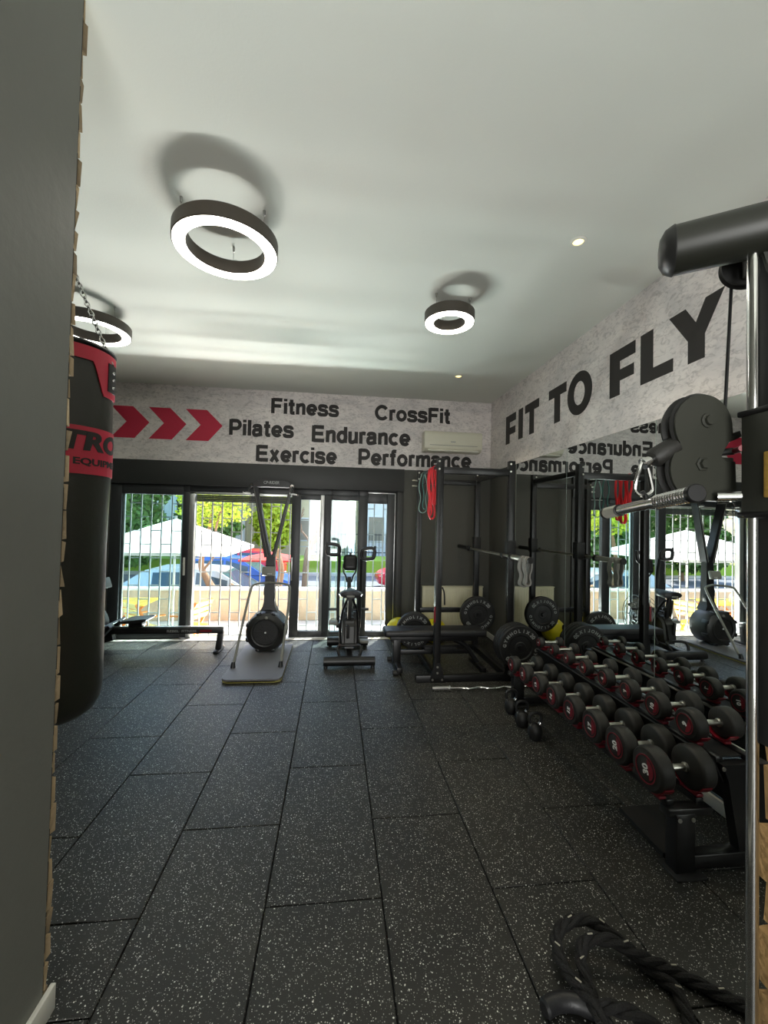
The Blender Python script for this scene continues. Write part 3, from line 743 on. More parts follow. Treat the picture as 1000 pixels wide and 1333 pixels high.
# ------------------------------------------------------------------ ski trainer
sk = thing('ski_trainer', (-.79, 5.3, 0), 'black upright ski trainer standing on a grey board before the open door', 'ski machine')
bd = MB(); x0, x1, y0, y1, rr = -1.085, -.495, 4.315, 5.52, .06
loop = [Vector((x, y, .012)) for x, y in [(x0, y1), (x0, y0+rr), (x0+.02, y0+.02), (x0+rr, y0), (x1-rr, y0), (x1-.02, y0+.02), (x1, y0+rr), (x1, y1)]]
bd.prism(loop, (0, 0, .030)).build('board', M_BOARD, sk, angle=30)
MB().prism([Vector((p.x, p.y, .008)) for p in loop], (0, 0, .018)).build('board_edge', M_PLY, sk)
for v in [(x0+.06, y0+.08), (x1-.06, y0+.08), (x0+.06, y1-.08), (x1-.06, y1-.08)]: MB().cyl((*v, 0), (*v, .009), .03, n=14).build('board_foot', M_BLACK, sk)
fl = MB().lathe((-.79, 5.13, .285), (0, 1, 0), [(0, .02), (.145, .02), (.150, .0), (.165, -.006), (.175, .01), (.225, .03), (.24, .06), (.24, .30), (.21, .34), (0, .34)], 48)
fl.build('flywheel_housing', M_DARKPLASTIC, sk)
gr2 = MB()
for k in range(7): gr2.torus((-.79, 5.148, .285), (0, 1, 0), .03+.018*k, .0025, 36, 5)
for k in range(12):
    a = 2*PI*k/12; gr2.cyl((-.79+.02*math.cos(a), 5.147, .285+.02*math.sin(a)), (-.79+.145*math.cos(a), 5.147, .285+.145*math.sin(a)), .0022, n=5)
gr2.build('vent_grille', M_BLACKM, sk)
MB().sph((-.79, 5.14, .285), .012, 10, (1, .5, 1)).build('hub_badge', M_WHITETEXT, sk)
MB().sph((-.78, 5.125, .465), .020, 12, (1, .6, 1)).build('damper_knob', M_GREYPLASTIC, sk)
for k in range(8):
    a = 2*PI*(k+.5)/8; MB().box((-.79+.232*math.cos(a), 5.20, .285+.232*math.sin(a)), (.05, .10, .03), (0, -a+PI/2, 0), .008).build('housing_lug', M_BLACK, sk)
col = MB(); secs = [(.50, .105, 5.30, 5.46), (.56, .075, 5.31, 5.45), (.62, .064, 5.33, 5.44), (1.20, .052, 5.34, 5.43)]
rings = [[col.bm.verts.new((-.785+sx*h, y, z)) for sx, y in ((-1, a), (1, a), (1, b), (-1, b))] for z, h, a, b in secs]
for a, b in zip(rings, rings[1:]):
    for k in range(4): col.bm.faces.new((a[k], a[(k+1) % 4], b[(k+1) % 4], b[k]))
col.bm.faces.new(rings[0]); col.bm.faces.new(rings[-1]); col.build('column', M_BLACK, sk)
MB().box((-.79, 5.27, 1.005), (.165, .05, .115), (-.25, 0, 0), .015).build('monitor', M_GREYPLASTIC, sk)
mb = MB(); text_fit(mb, 'PM', (-.80, 5.238, .963), (1, 0, 0), (0, 0, 1), .05, .018, .002); mb.build('lettering', M_WHITETEXT, sk)
MB().bx(-.855, -.845, 5.33, 5.40, .70, .80, .004).bx(-.735, -.72, 5.33, 5.40, .62, .72, .004).build('bracket', M_BLACK, sk)
def tap(p0, p1, w0, w1, t_, name, m):
    mb = MB(); d = Vector(p1)-Vector(p0); sx = Vector((1, 0, -d.x/d.z)).normalized(); rs = []
    for p, wd in ((Vector(p0), w0), (Vector(p1), w1)): rs.append([mb.bm.verts.new(p+sx*(a*wd/2)+Vector((0, b*t_/2, 0))) for a, b in ((-1, -1), (1, -1), (1, 1), (-1, 1))])
    for k in range(4): mb.bm.faces.new((rs[0][k], rs[0][(k+1) % 4], rs[1][(k+1) % 4], rs[1][k]))
    mb.bm.faces.new(rs[0]); mb.bm.faces.new(rs[1]); return mb.build(name, m, sk)
tap((-.825, 5.40, 1.17), (-.995, 5.36, 2.06), .075, .045, .11, 'left_arm', M_BLACK)
tap((-.755, 5.40, 1.17), (-.555, 5.36, 2.06), .040, .030, .11, 'right_arm', M_BLACK)
for xa, xb in ((-.815, -1.012), (-.742, -.548)): MB().cyl((xa, 5.32, 1.18), (xb, 5.30, 2.06), .0035, n=6).build('cord', M_GREYPLASTIC, sk)
hdp = MB(); loopH = [(-1.045, 2.055), (-1.02, 2.10), (-.95, 2.128), (-.79, 2.138), (-.63, 2.128), (-.56, 2.10), (-.53, 2.055), (-.60, 2.045), (-.98, 2.045)]
hdp.prism([(x, 5.25, z) for x, z in loopH], (0, .17, 0)); bmesh.ops.bevel(hdp.bm, geom=hdp.bm.edges[:], offset=.012, segments=2, affect='EDGES'); hdp.build('head', M_BLACK, sk)
mb = MB(); text_fit(mb, 'CP-RIDER', (-.88, 5.249, 2.078), (1, 0, 0), (0, 0, 1), .19, .036, .002, .02, .1); mb.build('lettering', M_GREYTEXT, sk, angle=20)
for sx, xa in ((-1, -1.02), (1, -.535)):
    MB().lathe((xa, 5.235, 2.058), (0, 1, 0), [(0, 0), (.02, 0), (.022, .008), (.022, .03), (0, .03)], 16).build('cord_pulley', M_CHROME, sk)
    MB().tube([(xa, 5.23, 2.05), (xa+sx*.03, 5.22, 2.00), (xa+sx*.045, 5.22, 1.965)], .011, 8).build('handle_strap', M_BLACK, sk)
    MB().cyl((xa+sx*.035-.05, 5.215, 1.972), (xa+sx*.035+.05, 5.215, 1.955), .015, n=12).build('handle', M_VINYL, sk)
    MB().cyl((xa+sx*.035-.058, 5.215, 1.966), (xa+sx*.035+.03, 5.195, 1.951), .009, n=8).build('handle_tip', M_WHITETEXT, sk)
for sx in (-1, 1):
    xt_, xb_ = (-.965, -1.045) if sx < 0 else (-.515, -.545)
    pts = smooth([(-.785, 5.30, .862), (xt_-sx*.03, 5.16, .862), (xt_+sx*.012, 5.13, .82), (xb_, 4.665, .045)], 3)
    MB().tube(pts, .0145, 12).build('frame_tube', M_GREYPLASTIC, sk)
    MB().cyl((xb_, 4.66, .042), (xb_, 4.67, .10), .028, .018, 14).build('frame_foot', M_BLACK, sk)

# ------------------------------------------------------------------ air bike
bk = thing('air_bike', (.2, 5.1, 0), 'black fan exercise bike facing the glass doors', 'exercise bike')
bxc = .205
MB().cyl((-.085, 4.71, .078), (.49, 4.71, .078), .054, n=24).build('rear_stabiliser', M_BLACK, bk)
for x in (-.06, .465): MB().cyl((x, 4.71, 0), (x, 4.71, .03), .024, .020, 14).build('levelling_foot', M_BLACK, bk)
MB().cyl((-.06, 5.50, .075), (.47, 5.50, .075), .058, n=24).build('front_stabiliser', M_BLACK, bk)
for x in (-.02, .435): MB().cyl((x, 5.52, 0), (x, 5.52, .035), .024, n=14).build('transport_wheel', M_RUBBER, bk)
MB().beam((bxc, 4.71, .10), (bxc, 5.52, .12), .07, .06, .008).build('main_beam', M_BLACK, bk)
MB().tube(smooth([(.10, 4.74, .10), (.06, 4.80, .20), (.10, 4.84, .215), (.31, 4.84, .215), (.35, 4.80, .20), (.31, 4.74, .10)], 2), .017, 10).build('rear_grab_bar', M_BLACK, bk)
bod = MB(); side = [(4.86, .16), (4.92, .44), (5.02, .52), (5.12, .50), (5.25, .58), (5.36, .48), (5.40, .16)]
bod.prism([(bxc-.085, y, z) for y, z in side], (.17, 0, 0)); bmesh.ops.bevel(bod.bm, geom=bod.bm.edges[:], offset=.035, segments=3, affect='EDGES'); bod.build('drive_cover', M_DARKPLASTIC, bk)
MB().box((bxc-.02, 4.872, .36), (.035, .03, .16), (.1, 0, 0), .01).build('cover_slot', M_BLACKM, bk)
fan = MB()
for dx in (-.075, .075):
    for k in range(6): fan.torus((bxc+dx*(1-.12*(k == 0)), 5.43, .40), (1, 0, 0), .29-.05*k, .004, 40, 6)
    for k in range(16):
        a = 2*PI*k/16; fan.cyl((bxc+dx, 5.43+.03*math.cos(a), .40+.03*math.sin(a)), (bxc+dx*.9, 5.43+.29*math.cos(a), .40+.29*math.sin(a)), .0028, n=5)
fan.build('fan_cage', M_BLACK, bk)
for k in range(10):
    a = 2*PI*k/10; MB().box((bxc, 5.43+.15*math.cos(a), .40+.15*math.sin(a)), (.09, .20, .006), (a, .35, 0)).build('fan_blade', M_GREYPLASTIC, bk)
MB().beam((bxc, 4.98, .48), (bxc, 4.93, .74),   .042, .042, .006).build('seat_post', M_DARKPLASTIC, bk)
for s in (-1, 1): MB().tube(smooth([(bxc+s*.03, 4.95, .72), (bxc+s*.09, 5.02, .58), (bxc+s*.11, 5.10, .34), (bxc+s*.10, 5.0, .14)], 2), .015, 8).build('frame_tube', M_BLACK, bk)
MB().beam((bxc-.025, 4.95, .50), (bxc-.025, 4.905, .72), .008, .05, .002).build('post_scale', M_STEEL, bk)
MB().cyl((bxc+.02, 4.96, .60), (bxc+.075, 4.96, .60), .014, n=10).build('adjust_knob', M_BLACK, bk)
seat = MB(); secs = [(4.84, .05), (4.86, .125), (4.92, .145), (4.98, .12), (5.06, .06), (5.12, .035), (5.14, .02)]
rs = []
for y, h in secs: rs.append([seat.bm.verts.new((bxc+.005+h*c_, y, .79+.045*(s_ if s_ > 0 else s_*1.1)*(1 if abs(c_) < .9 else .9))) for c_, s_ in [(math.cos(2*PI*k/14), math.sin(2*PI*k/14)) for k in range(14)]])
for a, b in zip(rs, rs[1:]):
    for k in range(14): seat.bm.faces.new((a[k], a[(k+1) % 14], b[(k+1) % 14], b[k]))
seat.bm.faces.new(rs[0]); seat.bm.faces.new(rs[-1]); seat.build('saddle', M_VINYL, bk)
MB().box((bxc, 4.842, .772), (.09, .01, .022), None, .003).build('saddle_badge', M_GREYPLASTIC, bk)
MB().beam((bxc, 5.30, .52), (bxc, 5.42, .92), .05, .05, .008).build('mast', M_BLACK, bk)
for s in (-1, 1): MB().tube(smooth([(bxc+s*.03, 5.40, .86), (bxc+s*.045, 5.38, .94), (bxc+s*.085, 5.35, 1.00), (bxc+s*.08, 5.33, 1.10)], 2), .010, 8).build('console_stem', M_BLACK, bk)
MB().box((bxc+.005, 5.32, 1.115), (.175, .06, .20), (-.18, 0, 0), .045, 4).build('console', M_DARKPLASTIC, bk)
MB().box((bxc+.005, 5.287, 1.125), (.11, .006, .10), (-.18, 0, 0), .003).build('console_screen', M_BLACKM, bk)
MB().box((bxc+.005, 5.32, 1.225), (.03, .03, .045), None, .008).build('console_clip', M_BLACK, bk)
# swinging arms with looped grips; the left one stands further forward
def arm(s, dy, ztop):
    x = bxc+s*.135
    MB().tube(smooth([(x, 5.30, .30), (x+s*.005, 5.28+dy*.4, .75), (x, 5.24+dy, 1.0), (x, 5.20+dy, ztop-.12)], 2), .021, 10).build('arm', M_BLACK, bk)
    xo = x+s*.155
    loop = smooth([(x, 5.19+dy, ztop-.13), (x, 5.17+dy, ztop-.02), (x+s*.045, 5.165+dy, ztop+.005), (xo+s*.01, 5.16+dy, ztop+.01), (xo, 5.155+dy, ztop-.10), (xo-s*.03, 5.16+dy, ztop-.125)], 2, True)
    MB().tube(loop, .023, 10, True).build('grip', M_VINYL, bk)
    MB().cyl((xo+s*.005, 5.16+dy, ztop-.01), (xo+s*.012, 5.16+dy, ztop+.035), .017, .014, 10).build('grip_end', M_VINYL, bk)
    MB().cyl((x, 5.30, .53), (x+s*.115, 5.30, .53), .017, n=12).build('foot_peg', M_VINYL, bk)
    MB().tube(smooth([(x, 5.30, .32), (x-s*.01, 5.42, .36), (x-s*.02, 5.43, .42)], 1), .012, 8).build('arm_link', M_BLACK, bk)
arm(-1, .06, 1.345); arm(1, -.02, 1.305)
cx_ = bxc
MB().cyl((cx_-.12, 5.10, .30), (cx_+.12, 5.10, .30), .02, n=14).build('crank_axle', M_CHROME, bk)
MB().beam((cx_-.115, 5.10, .30), (cx_-.125, 5.06, .42), .014, .03, .004).beam((cx_+.115, 5.10, .30), (cx_+.125, 5.14, .18), .014, .03, .004).build('crank', M_CHROME, bk)
MB().box((cx_-.19, 5.06, .42), (.105, .085, .03), (.2, 0, 0), .008).build('pedal', M_GREYPLASTIC, bk)
MB().box((cx_+.19, 5.14, .175), (.105, .085, .03), (.2, 0, 0), .008).build('pedal', M_GREYPLASTIC, bk)
MB().tube(smooth([(cx_-.235, 5.05, .43), (cx_-.22, 5.05, .47), (cx_-.16, 5.05, .47), (cx_-.145, 5.05, .43)], 2), .006, 6).build('pedal_strap', M_GREYPLASTIC, bk)
# cylindrical dark pads visible either side of the rear axle
# ------------------------------------------------------------------ power rack
rk = thing('power_rack', (1.48, 4.8, 0), 'tall black steel power rack in the far right corner', 'power rack')
RX0, RX1, RY0, RY1, RH, PW = 1.09, 1.87, 4.27, 5.33, 2.325, .066
for x, y in ((RX0, RY0), (RX1, RY0), (RX0, RY1), (RX1, RY1)):
    u = MB().bx(x-PW/2, x+PW/2, y-PW/2, y+PW/2, .004, RH, .004).build('upright', M_BLACK, rk)
    pg = MB()
    sx = -1 if x == RX0 else 1
    for k in range(30):
        z = .35+.0625*k; pg.cyl((x-sx*PW/2*1.005, y, z), (x-sx*PW/2*.98, y, z), .009, n=8); pg.cyl((x, y-PW/2*1.01, z), (x, y-PW/2*.98, z), .008, n=8)
    pg.build('hole_row', M_GREYPLASTIC if False else M_BLACKM, u)
    bt = MB()
    for z in (RH-.115, RH-.035): bt.cyl((x-.018, y-PW/2-.007, z), (x-.018, y-PW/2, z), .010, n=8)
    bt.build('bolt', M_STEEL, u)
MB().bx(RX0, RX1, RY0-.03, RY0+.03, 2.165, 2.235, .004).build('crossbeam', M_BLACK, rk)
MB().bx(RX0, RX1, RY1-.03, RY1+.03, 2.15, 2.215, .004).build('crossbeam', M_BLACK, rk)
MB().bx(RX0, RX1, RY1-.02, RY1+.02, .485, .545, .004).build('crossbeam', M_BLACK, rk)
MB().bx(RX1-.025, RX1+.025, RY0, RY1, 2.20, 2.26, .004).build('side_beam', M_BLACK, rk)
MB().cyl((RX0, RY0, 2.255), (RX0, RY1, 2.255), .017, n=14).build('chin_up_bar', M_BLACK, rk)
MB().bx(RX0-.22, RX1+.10, RY0-.035, RY0+.035, 0, .07, .004).build('front_foot', M_BLACK, rk)
MB().bx(RX0-.03, RX1+.05, RY1-.035, RY1+.035, 0, .07, .004).build('rear_foot', M_BLACK, rk)
for x in (RX0, RX1): MB().bx(x-.033, x+.033, RY0, RY1, .0, .07, .004).build('side_foot', M_BLACK, rk)
g = MB(); gx = RX0
g.prism([(gx-.085, RY0-.037, .0), (gx+.085, RY0-.037, .0), (gx+.03, RY0-.037, .20), (gx-.03, RY0-.037, .20)], (0, -.006, 0)).build('gusset', M_BLACK, rk)
bt = MB()
for dx, z in ((-.05, .03), (.05, .03), (0, .10), (0, .16)): bt.cyl((gx+dx, RY0-.05, z), (gx+dx, RY0-.043, z), .011, n=8)
bt.build('bolt', M_STEEL, rk)
g = MB(); gx = RX1; g.prism([(gx-.085, RY0-.037, .0), (gx+.085, RY0-.037, .0), (gx+.03, RY0-.037, .20), (gx-.03, RY0-.037, .20)], (0, -.006, 0)).build('gusset', M_BLACK, rk)
for y in (RY0, RY1):   # hooks for the bar on the two right uprights
    MB().bx(RX1-PW/2-.012, RX1+PW/2+.012, y-.045, y+.045, 1.29, 1.47, .004).bx(1.765, RX1-.03, y-.022, y+.022, 1.285, 1.302, .003).bx(1.765, 1.776, y-.022, y+.022, 1.285, 1.345, .003).build('bar_hook', M_BLACKM, rk)
def peg(p0, p1): MB().cyl(p0, p1, .0245, n=18).build('plate_peg', M_BLACK, rk)
peg((1.90, 4.25, .40), (1.90, 4.03, .40)); peg((1.83, 5.30, .50), (1.83, 5.07, .50)); peg((1.02, 5.30, .302), (1.02, 5.07, .302))
MB().tube(smooth([(RX0+.035, RY0-.04, .98), (RX0+.055, RY0-.055, .93), (RX0+.06, RY0-.05, .80)], 2), .008, 8).build('band_pin', M_BLACKM, rk)
MB().cyl((RX0-.04, RY0-.045, .62), (RX0-.04, RY0-.045, .78), .009, n=8).build('red_pull_pin', M_RED, rk)
for z in (2.12, 2.19): MB().cyl((RX0-.033, RY1, z), (RX0-.10, RY1, z), .010, n=8).build('band_peg', M_STEEL, rk)

# bumper plates
def plate(center, thick, label, R0=.225, letters=True):
    c = Vector(center); t = thing('bumper_plate', c, label, 'weight plate', 'black bumper plates on the rack pegs')
    th = thick
    MB().lathe(c, (0, -1, 0), [(.026, -th/2), (.10, -th/2+.004), (.115, -th/2), (R0-.01, -th/2), (R0, -th/2+.008), (R0, th/2-.008), (R0-.01, th/2), (.125, th/2), (.115, th/2-.008), (.06, th/2-.008), (.052, th/2-.001), (.026, th/2-.001)], 56, True).build('disc', M_PLATE, t)
    MB().lathe(c, (0, -1, 0), [(.0255, -th/2), (.034, -th/2), (.034, th/2+.001), (.0255, th/2+.001)], 24, True).build('hub', M_STEEL if False else M_BLACKM, t)
    if letters:
        mb = MB()
        def put(ch, a, h):
            d = Vector((math.sin(math.radians(a)), 0, math.cos(math.radians(a)))); rt = Vector((d.z, 0, -d.x))
            text_fit(mb, ch, c+d*.170+Vector((0, -th/2-.0005, 0)), rt, d, None, h, .002, .03, 0, True)
        for base in (-82, 98):
            for i, ch in enumerate('GYMHOLIX'): put(ch, base+i*15.5+random.uniform(-.3, .3), .034)
        mb.build('lettering', M_GREYTEXT, t, angle=20)
        mb = MB(); put('20', 48, .042); put('20', 228, .042); mb.build('weight_mark', M_GREYTEXT, t, angle=20)
    return t
for k, (y, th, lb) in enumerate(((4.075, .055, 'front black bumper plate with white lettering, on the peg nearest the dumbbells'), (4.130, .045, 'second bumper plate from the front in the stack by the dumbbells'),
                                 (4.172, .035, 'third bumper plate from the front in the stack by the dumbbells'), (4.205, .028, 'rearmost bumper plate of the stack by the dumbbells'))):
    plate((1.90, y, .40-.0), th, lb, .225, k == 0)
plate((1.83, 5.14, .50), .07, 'black bumper plate with white lettering hung before the radiator')
plate((1.02, 5.15, .302), .07, 'black bumper plate half hidden behind the bench end by the yellow ball')

# barbell
bb = thing('barbell', (1.80, 4.76, 1.33), 'long steel barbell resting across the hooks of the rack', 'barbell')
bzz = 1.318
MB().cyl((1.80, 4.07, bzz), (1.80, 5.45, bzz), .0145, n=14).build('shaft', M_STEEL, bb)
for y0, y1, s in ((3.66, 4.07, -1), (5.45, 5.86, 1)):
    MB().cyl((1.80, y0, bzz), (1.80, y1, bzz), .025, n=20).build('sleeve', M_STEEL if s < 0 else M_BLACKM, bb)
    yc = y1 if s < 0 else y0; MB().cyl((1.80, yc-.015, bzz), (1.80, yc+.015, bzz), .036, n=20).build('collar', M_BLACKM, bb)
    ye_ = y0 if s < 0 else y1; MB().cyl((1.80, ye_-.012, bzz), (1.80, ye_+.004, bzz), .030, n=20).build('sleeve_cap', M_BLACKM, bb)
def strip_loop(path, wdir, wd, th):
    """closed flat band following path, wd wide along wdir"""
    mb = MB(); P = [Vector(p) for p in path]; N = len(P); wv = Vector(wdir).normalized(); rows = []
    for i in range(N):
        t = (P[(i+1) % N]-P[i-1]).normalized(); n = t.cross(wv).normalized()
        rows.append([mb.bm.verts.new(P[i]+wv*(a*wd/2)+n*(b*th/2)) for a, b in ((-1, -1), (1, -1), (1, 1), (-1, 1))])
    for i in range(N):
        a, b = rows[i], rows[(i+1) % N]
        for k in range(4): mb.bm.faces.new((a[k], a[(k+1) % 4], b[(k+1) % 4], b[k]))
    return mb
def hang_loop(top, drop, spread, axis, wig=.012, n=4, rtop=.022):
    """loop hung over a bar; axis is the horizontal direction the two legs spread in"""
    top = Vector(top); a = Vector(axis)
    ctl = [top+a*0+Vector((0, 0, rtop)), top+a*(rtop)+Vector((0, 0, .004)), top+a*(spread*.45+wig)-Vector((0, 0, drop*.35)), top+a*(spread*.35-wig)-Vector((0, 0, drop*.62)), top+a*(spread*.55)-Vector((0, 0, drop*.9)), top-Vector((0, 0, drop)),
           top-a*(spread*.55)-Vector((0, 0, drop*.9)), top-a*(spread*.30-wig)-Vector((0, 0, drop*.60)), top-a*(spread*.45+wig)-Vector((0, 0, drop*.33)), top-a*(rtop)+Vector((0, 0, .004))]
    return smooth(ctl, 3, True)
for y, dr, sp_, lb in ((3.80, .27, .085, 'grey strap hung over the near end of the barbell, inner one'), (3.72, .25, .06, 'grey strap hung over the near end of the barbell, outer one')):
    p = hang_loop((1.80, y, bzz+.004), dr, sp_, (1, 0, 0), .01, rtop=.029)
    single(strip_loop(p, (0, 1, 0), .05, .013), 'lifting_strap', M_GREYCLOTH, (1.80, y, bzz), lb, 'strap', 'grey straps on the barbell', 60)
for y, dr, sp_, wd, m, lb in ((4.52, .42, .05, .020, M_REDLATEX, 'bright red resistance band, shortest of the red ones on the rack'), (4.62, .58, .075, .040, M_REDLATEX, 'wide bright red resistance band hanging lowest on the rack'), (4.72, .54, .05, .022, M_REDLATEX, 'narrow red resistance band beside the teal bands on the rack'),
                              (4.95, .46, .09, .014, M_TEAL, 'dark teal resistance band looped near the rear left upright'), (5.12, .50, .11, .012, M_TEAL2, 'pale teal resistance band looped nearest the rear left upright')):
    p = hang_loop((RX0, y, 2.255), dr, sp_, (1, 0, 0), .012, rtop=.021)
    single(strip_loop(p, (0, 1, 0), wd, .015 if m is M_REDLATEX else .009), 'resistance_band', m, (RX0, y, 2.25), lb, 'resistance band', 'resistance bands on the rack bar', 60)

# weight bench
bn = thing('weight_bench', (1.2, 4.7, 0), 'flat black weight bench standing across the power rack', 'bench')
MB().box((1.16, 4.70, .405), (1.16, .27, .075), None, .028, 4).build('pad', M_VINYL, bn)
MB().bx(.66, 1.66, 4.66, 4.74, .30, .365, .005).build('pad_frame', M_BLACK, bn)
MB().bx(.69, .775, 4.655, 4.745, .06, .32, .005).build('front_leg', M_BLACK, bn)
MB().bx(.70, .765, 4.43, 4.96, .03, .085, .005).build('front_foot', M_BLACK, bn)
for y in (4.46, 4.93): MB().cyl((.66, y, .026), (.72, y, .026), .026, n=16).build('wheel', M_RUBBER, bn)
MB().tube(smooth([(1.40, 4.70, .31), (1.52, 4.70, .26), (1.60, 4.70, .16), (1.68, 4.70, .04)], 2), .03, 10).build('rear_leg', M_BLACK, bn)
MB().bx(1.65, 1.71, 4.48, 4.92, 0, .05, .005).build('rear_foot', M_BLACK, bn)
MB().bx(.76, 1.58, 4.68, 4.72, .15, .20, .005).build('lower_beam', M_BLACK, bn)
MB().bx(1.05, 1.42, 4.662, 4.668, .195, .235, .003).build('adjust_plate', M_BLACKM, bn)
# curl bar on the floor
cb = thing('curl_bar', (1.5, 4.0, 0), 'silver curl bar with bent grip lying on the floor before the rack', 'barbell')
yb = 4.015; zz = .0265
MB().cyl((.985, yb, zz), (1.15, yb, zz), .0255, n=18).cyl((1.15, yb, zz), (1.165, yb, zz), .033, n=18).build('sleeve', M_CHROME, cb)
MB().cyl((2.03, yb, zz), (2.19, yb, zz), .0255, n=18).cyl((2.015, yb, zz), (2.03, yb, zz), .033, n=18).build('sleeve', M_CHROME, cb)
MB().tube(smooth([(1.16, yb, zz), (1.30, yb, zz), (1.36, yb-.035, zz), (1.46, yb+.02, zz), (1.54, yb-.03, zz), (1.64, yb-.03, zz), (1.72, yb+.02, zz), (1.82, yb-.035, zz), (1.88, yb, zz), (2.02, yb, zz)], 2), .013, 10).build('grip_bar', M_CHROME, cb)
# yellow balls
for p, r, lb in (((.905, 5.62, .175), .175, 'yellow exercise ball beside the door frame, left of the bench'), ((1.40, 5.63, .165), .165, 'yellow exercise ball under the radiator behind the rack')):
    t = thing('exercise_ball', (p[0], p[1], 0), lb, 'ball', 'yellow exercise balls')
    MB().sph(p, r, 40).build('ball', M_YELLOW, t)
    for k in (-2, -1, 0, 1, 2): MB().torus((p[0], p[1], p[2]+k*.035), (0, 0, 1), math.sqrt(r*r-(k*.035)**2)-.0005, .0022, 40, 5).build('rib', M_YELLOW, t)
    MB().cyl((p[0], p[1]-r*.71-.002, p[2]+r*.71), (p[0], p[1]-r*.70+.004, p[2]+r*.70), .010, n=10).build('valve', M_WHITE, t)
# radiator
rd = thing('radiator', (1.72, YB, .1), 'cream panel radiator low on the far wall behind the rack', 'radiator')
MB().bx(1.27, 2.16, 5.85, 5.905, .11, .735, .008).build('panel', M_RADIATOR, rd)
fl_ = MB()
for k in range(26): fl_.bx(1.30+.0325*k, 1.314+.0325*k, 5.843, 5.852, .15, .70, .003)
fl_.build('flute', M_RADIATOR, rd)
MB().bx(1.265, 2.165, 5.84, 5.912, .728, .742, .003).build('top_grille', M_RADIATOR, rd)
for x in (1.32, 2.10): MB().cyl((x, 5.88, 0), (x, 5.88, .12), .009, n=10).build('pipe', M_WHITE, rd)

# ------------------------------------------------------------------ dumbbell rack and dumbbells
dr = thing('dumbbell_rack', (1.9, 2.75, 0), 'black two tier dumbbell rack with red saddles along the mirror', 'dumbbell rack')
DY0, DY1 = 1.86, 3.66
for y in (DY0, DY1):
    MB().bx(1.645, 1.745, y-.035, y+.035, 0, .285, .005).build('front_post', M_BLACK, dr)
    MB().bx(1.62, 1.78, y-.07, y+.06, 0, .012, .004).build('foot_plate', M_BLACKM, dr)
    MB().bx(1.70, 2.20, y-.03, y+.03, .02, .085, .005).build('base_beam', M_BLACK, dr)
    MB().prism([(2.0, y-.025, .03), (2.20, y-.025, .03), (2.16, y-.025, .50), (1.90, y-.025, .50), (1.93, y-.025, .42)], (0, .05, 0)).build('side_frame', M_BLACK, dr)
MB().bx(1.62, 1.66, DY0, DY1, .305, .335, .004).build('lower_rail', M_BLACK, dr)
MB().bx(1.78, 1.82, DY0, DY1, .305, .335, .004).build('lower_rail', M_BLACK, dr)
for y in (DY0, DY1): MB().bx(1.61, 1.84, y-.03, y+.03, .27, .307, .004).build('lower_bracket', M_BLACK, dr)
MB().bx(1.885, 1.925, DY0, DY1, .500, .528, .004).build('upper_rail', M_BLACK, dr)
MB().bx(2.05, 2.09, DY0, DY1, .500, .528, .004).build('upper_rail', M_BLACK, dr)
MB().bx(1.93, 2.045, DY0+.02, DY1, .512, .520).build('upper_tray', M_BLACKM, dr)
MB().bx(2.095, 2.12, DY0+.02, DY1, .505, .517, .002).build('steel_lip', M_STEEL, dr)
MB().prism([(1.865, DY0, .515), (1.872, DY0, .522), (2.0, DY0, .285), (1.993, DY0, .278)], (0, DY1-DY0, 0)).build('back_panel', M_BLACKM, dr)
MB().prism([(1.665, 1.93, .004), (1.72, 1.93, .004), (1.96, 2.27, .004), (1.68, 2.27, .004)], (0, 0, .022)).build('base_plate', M_BLACKM, dr)
for y in (DY0-.036,): 
    bt = MB()
    for x, z in ((1.66, .26), (1.73, .26), (1.89, .49), (2.13, .49)): bt.cyl((x, y-.005, z), (x, y, z), .010, n=8)
    bt.build('bolt', M_STEEL, dr)
def saddle(x, y, zc, R):
    mb = MB(); n = 10; th = .006; wd = .05; A = []
    for i in range(n+1):
        a = math.radians(-150+120*i/n); A.append((math.cos(a), math.sin(a)))
    rows = [[mb.bm.verts.new((x+sx*wd/2, y+(R+q)*c_, zc+(R+q)*s_)) for sx, q in ((-1, .001), (1, .001), (1, th), (-1, th))] for c_, s_ in A]
    for a, b in zip(rows, rows[1:]):
        for k in range(4): mb.bm.faces.new((a[k], a[(k+1) % 4], b[(k+1) % 4], b[k]))
    mb.bm.faces.new(rows[0]); mb.bm.faces.new(rows[-1])
    mb.bx(x-.018, x+.018, y-R*.5, y+R*.5, zc-R-.016, zc-R-.002, .002)
    mb.build('saddle', M_RED, dr)
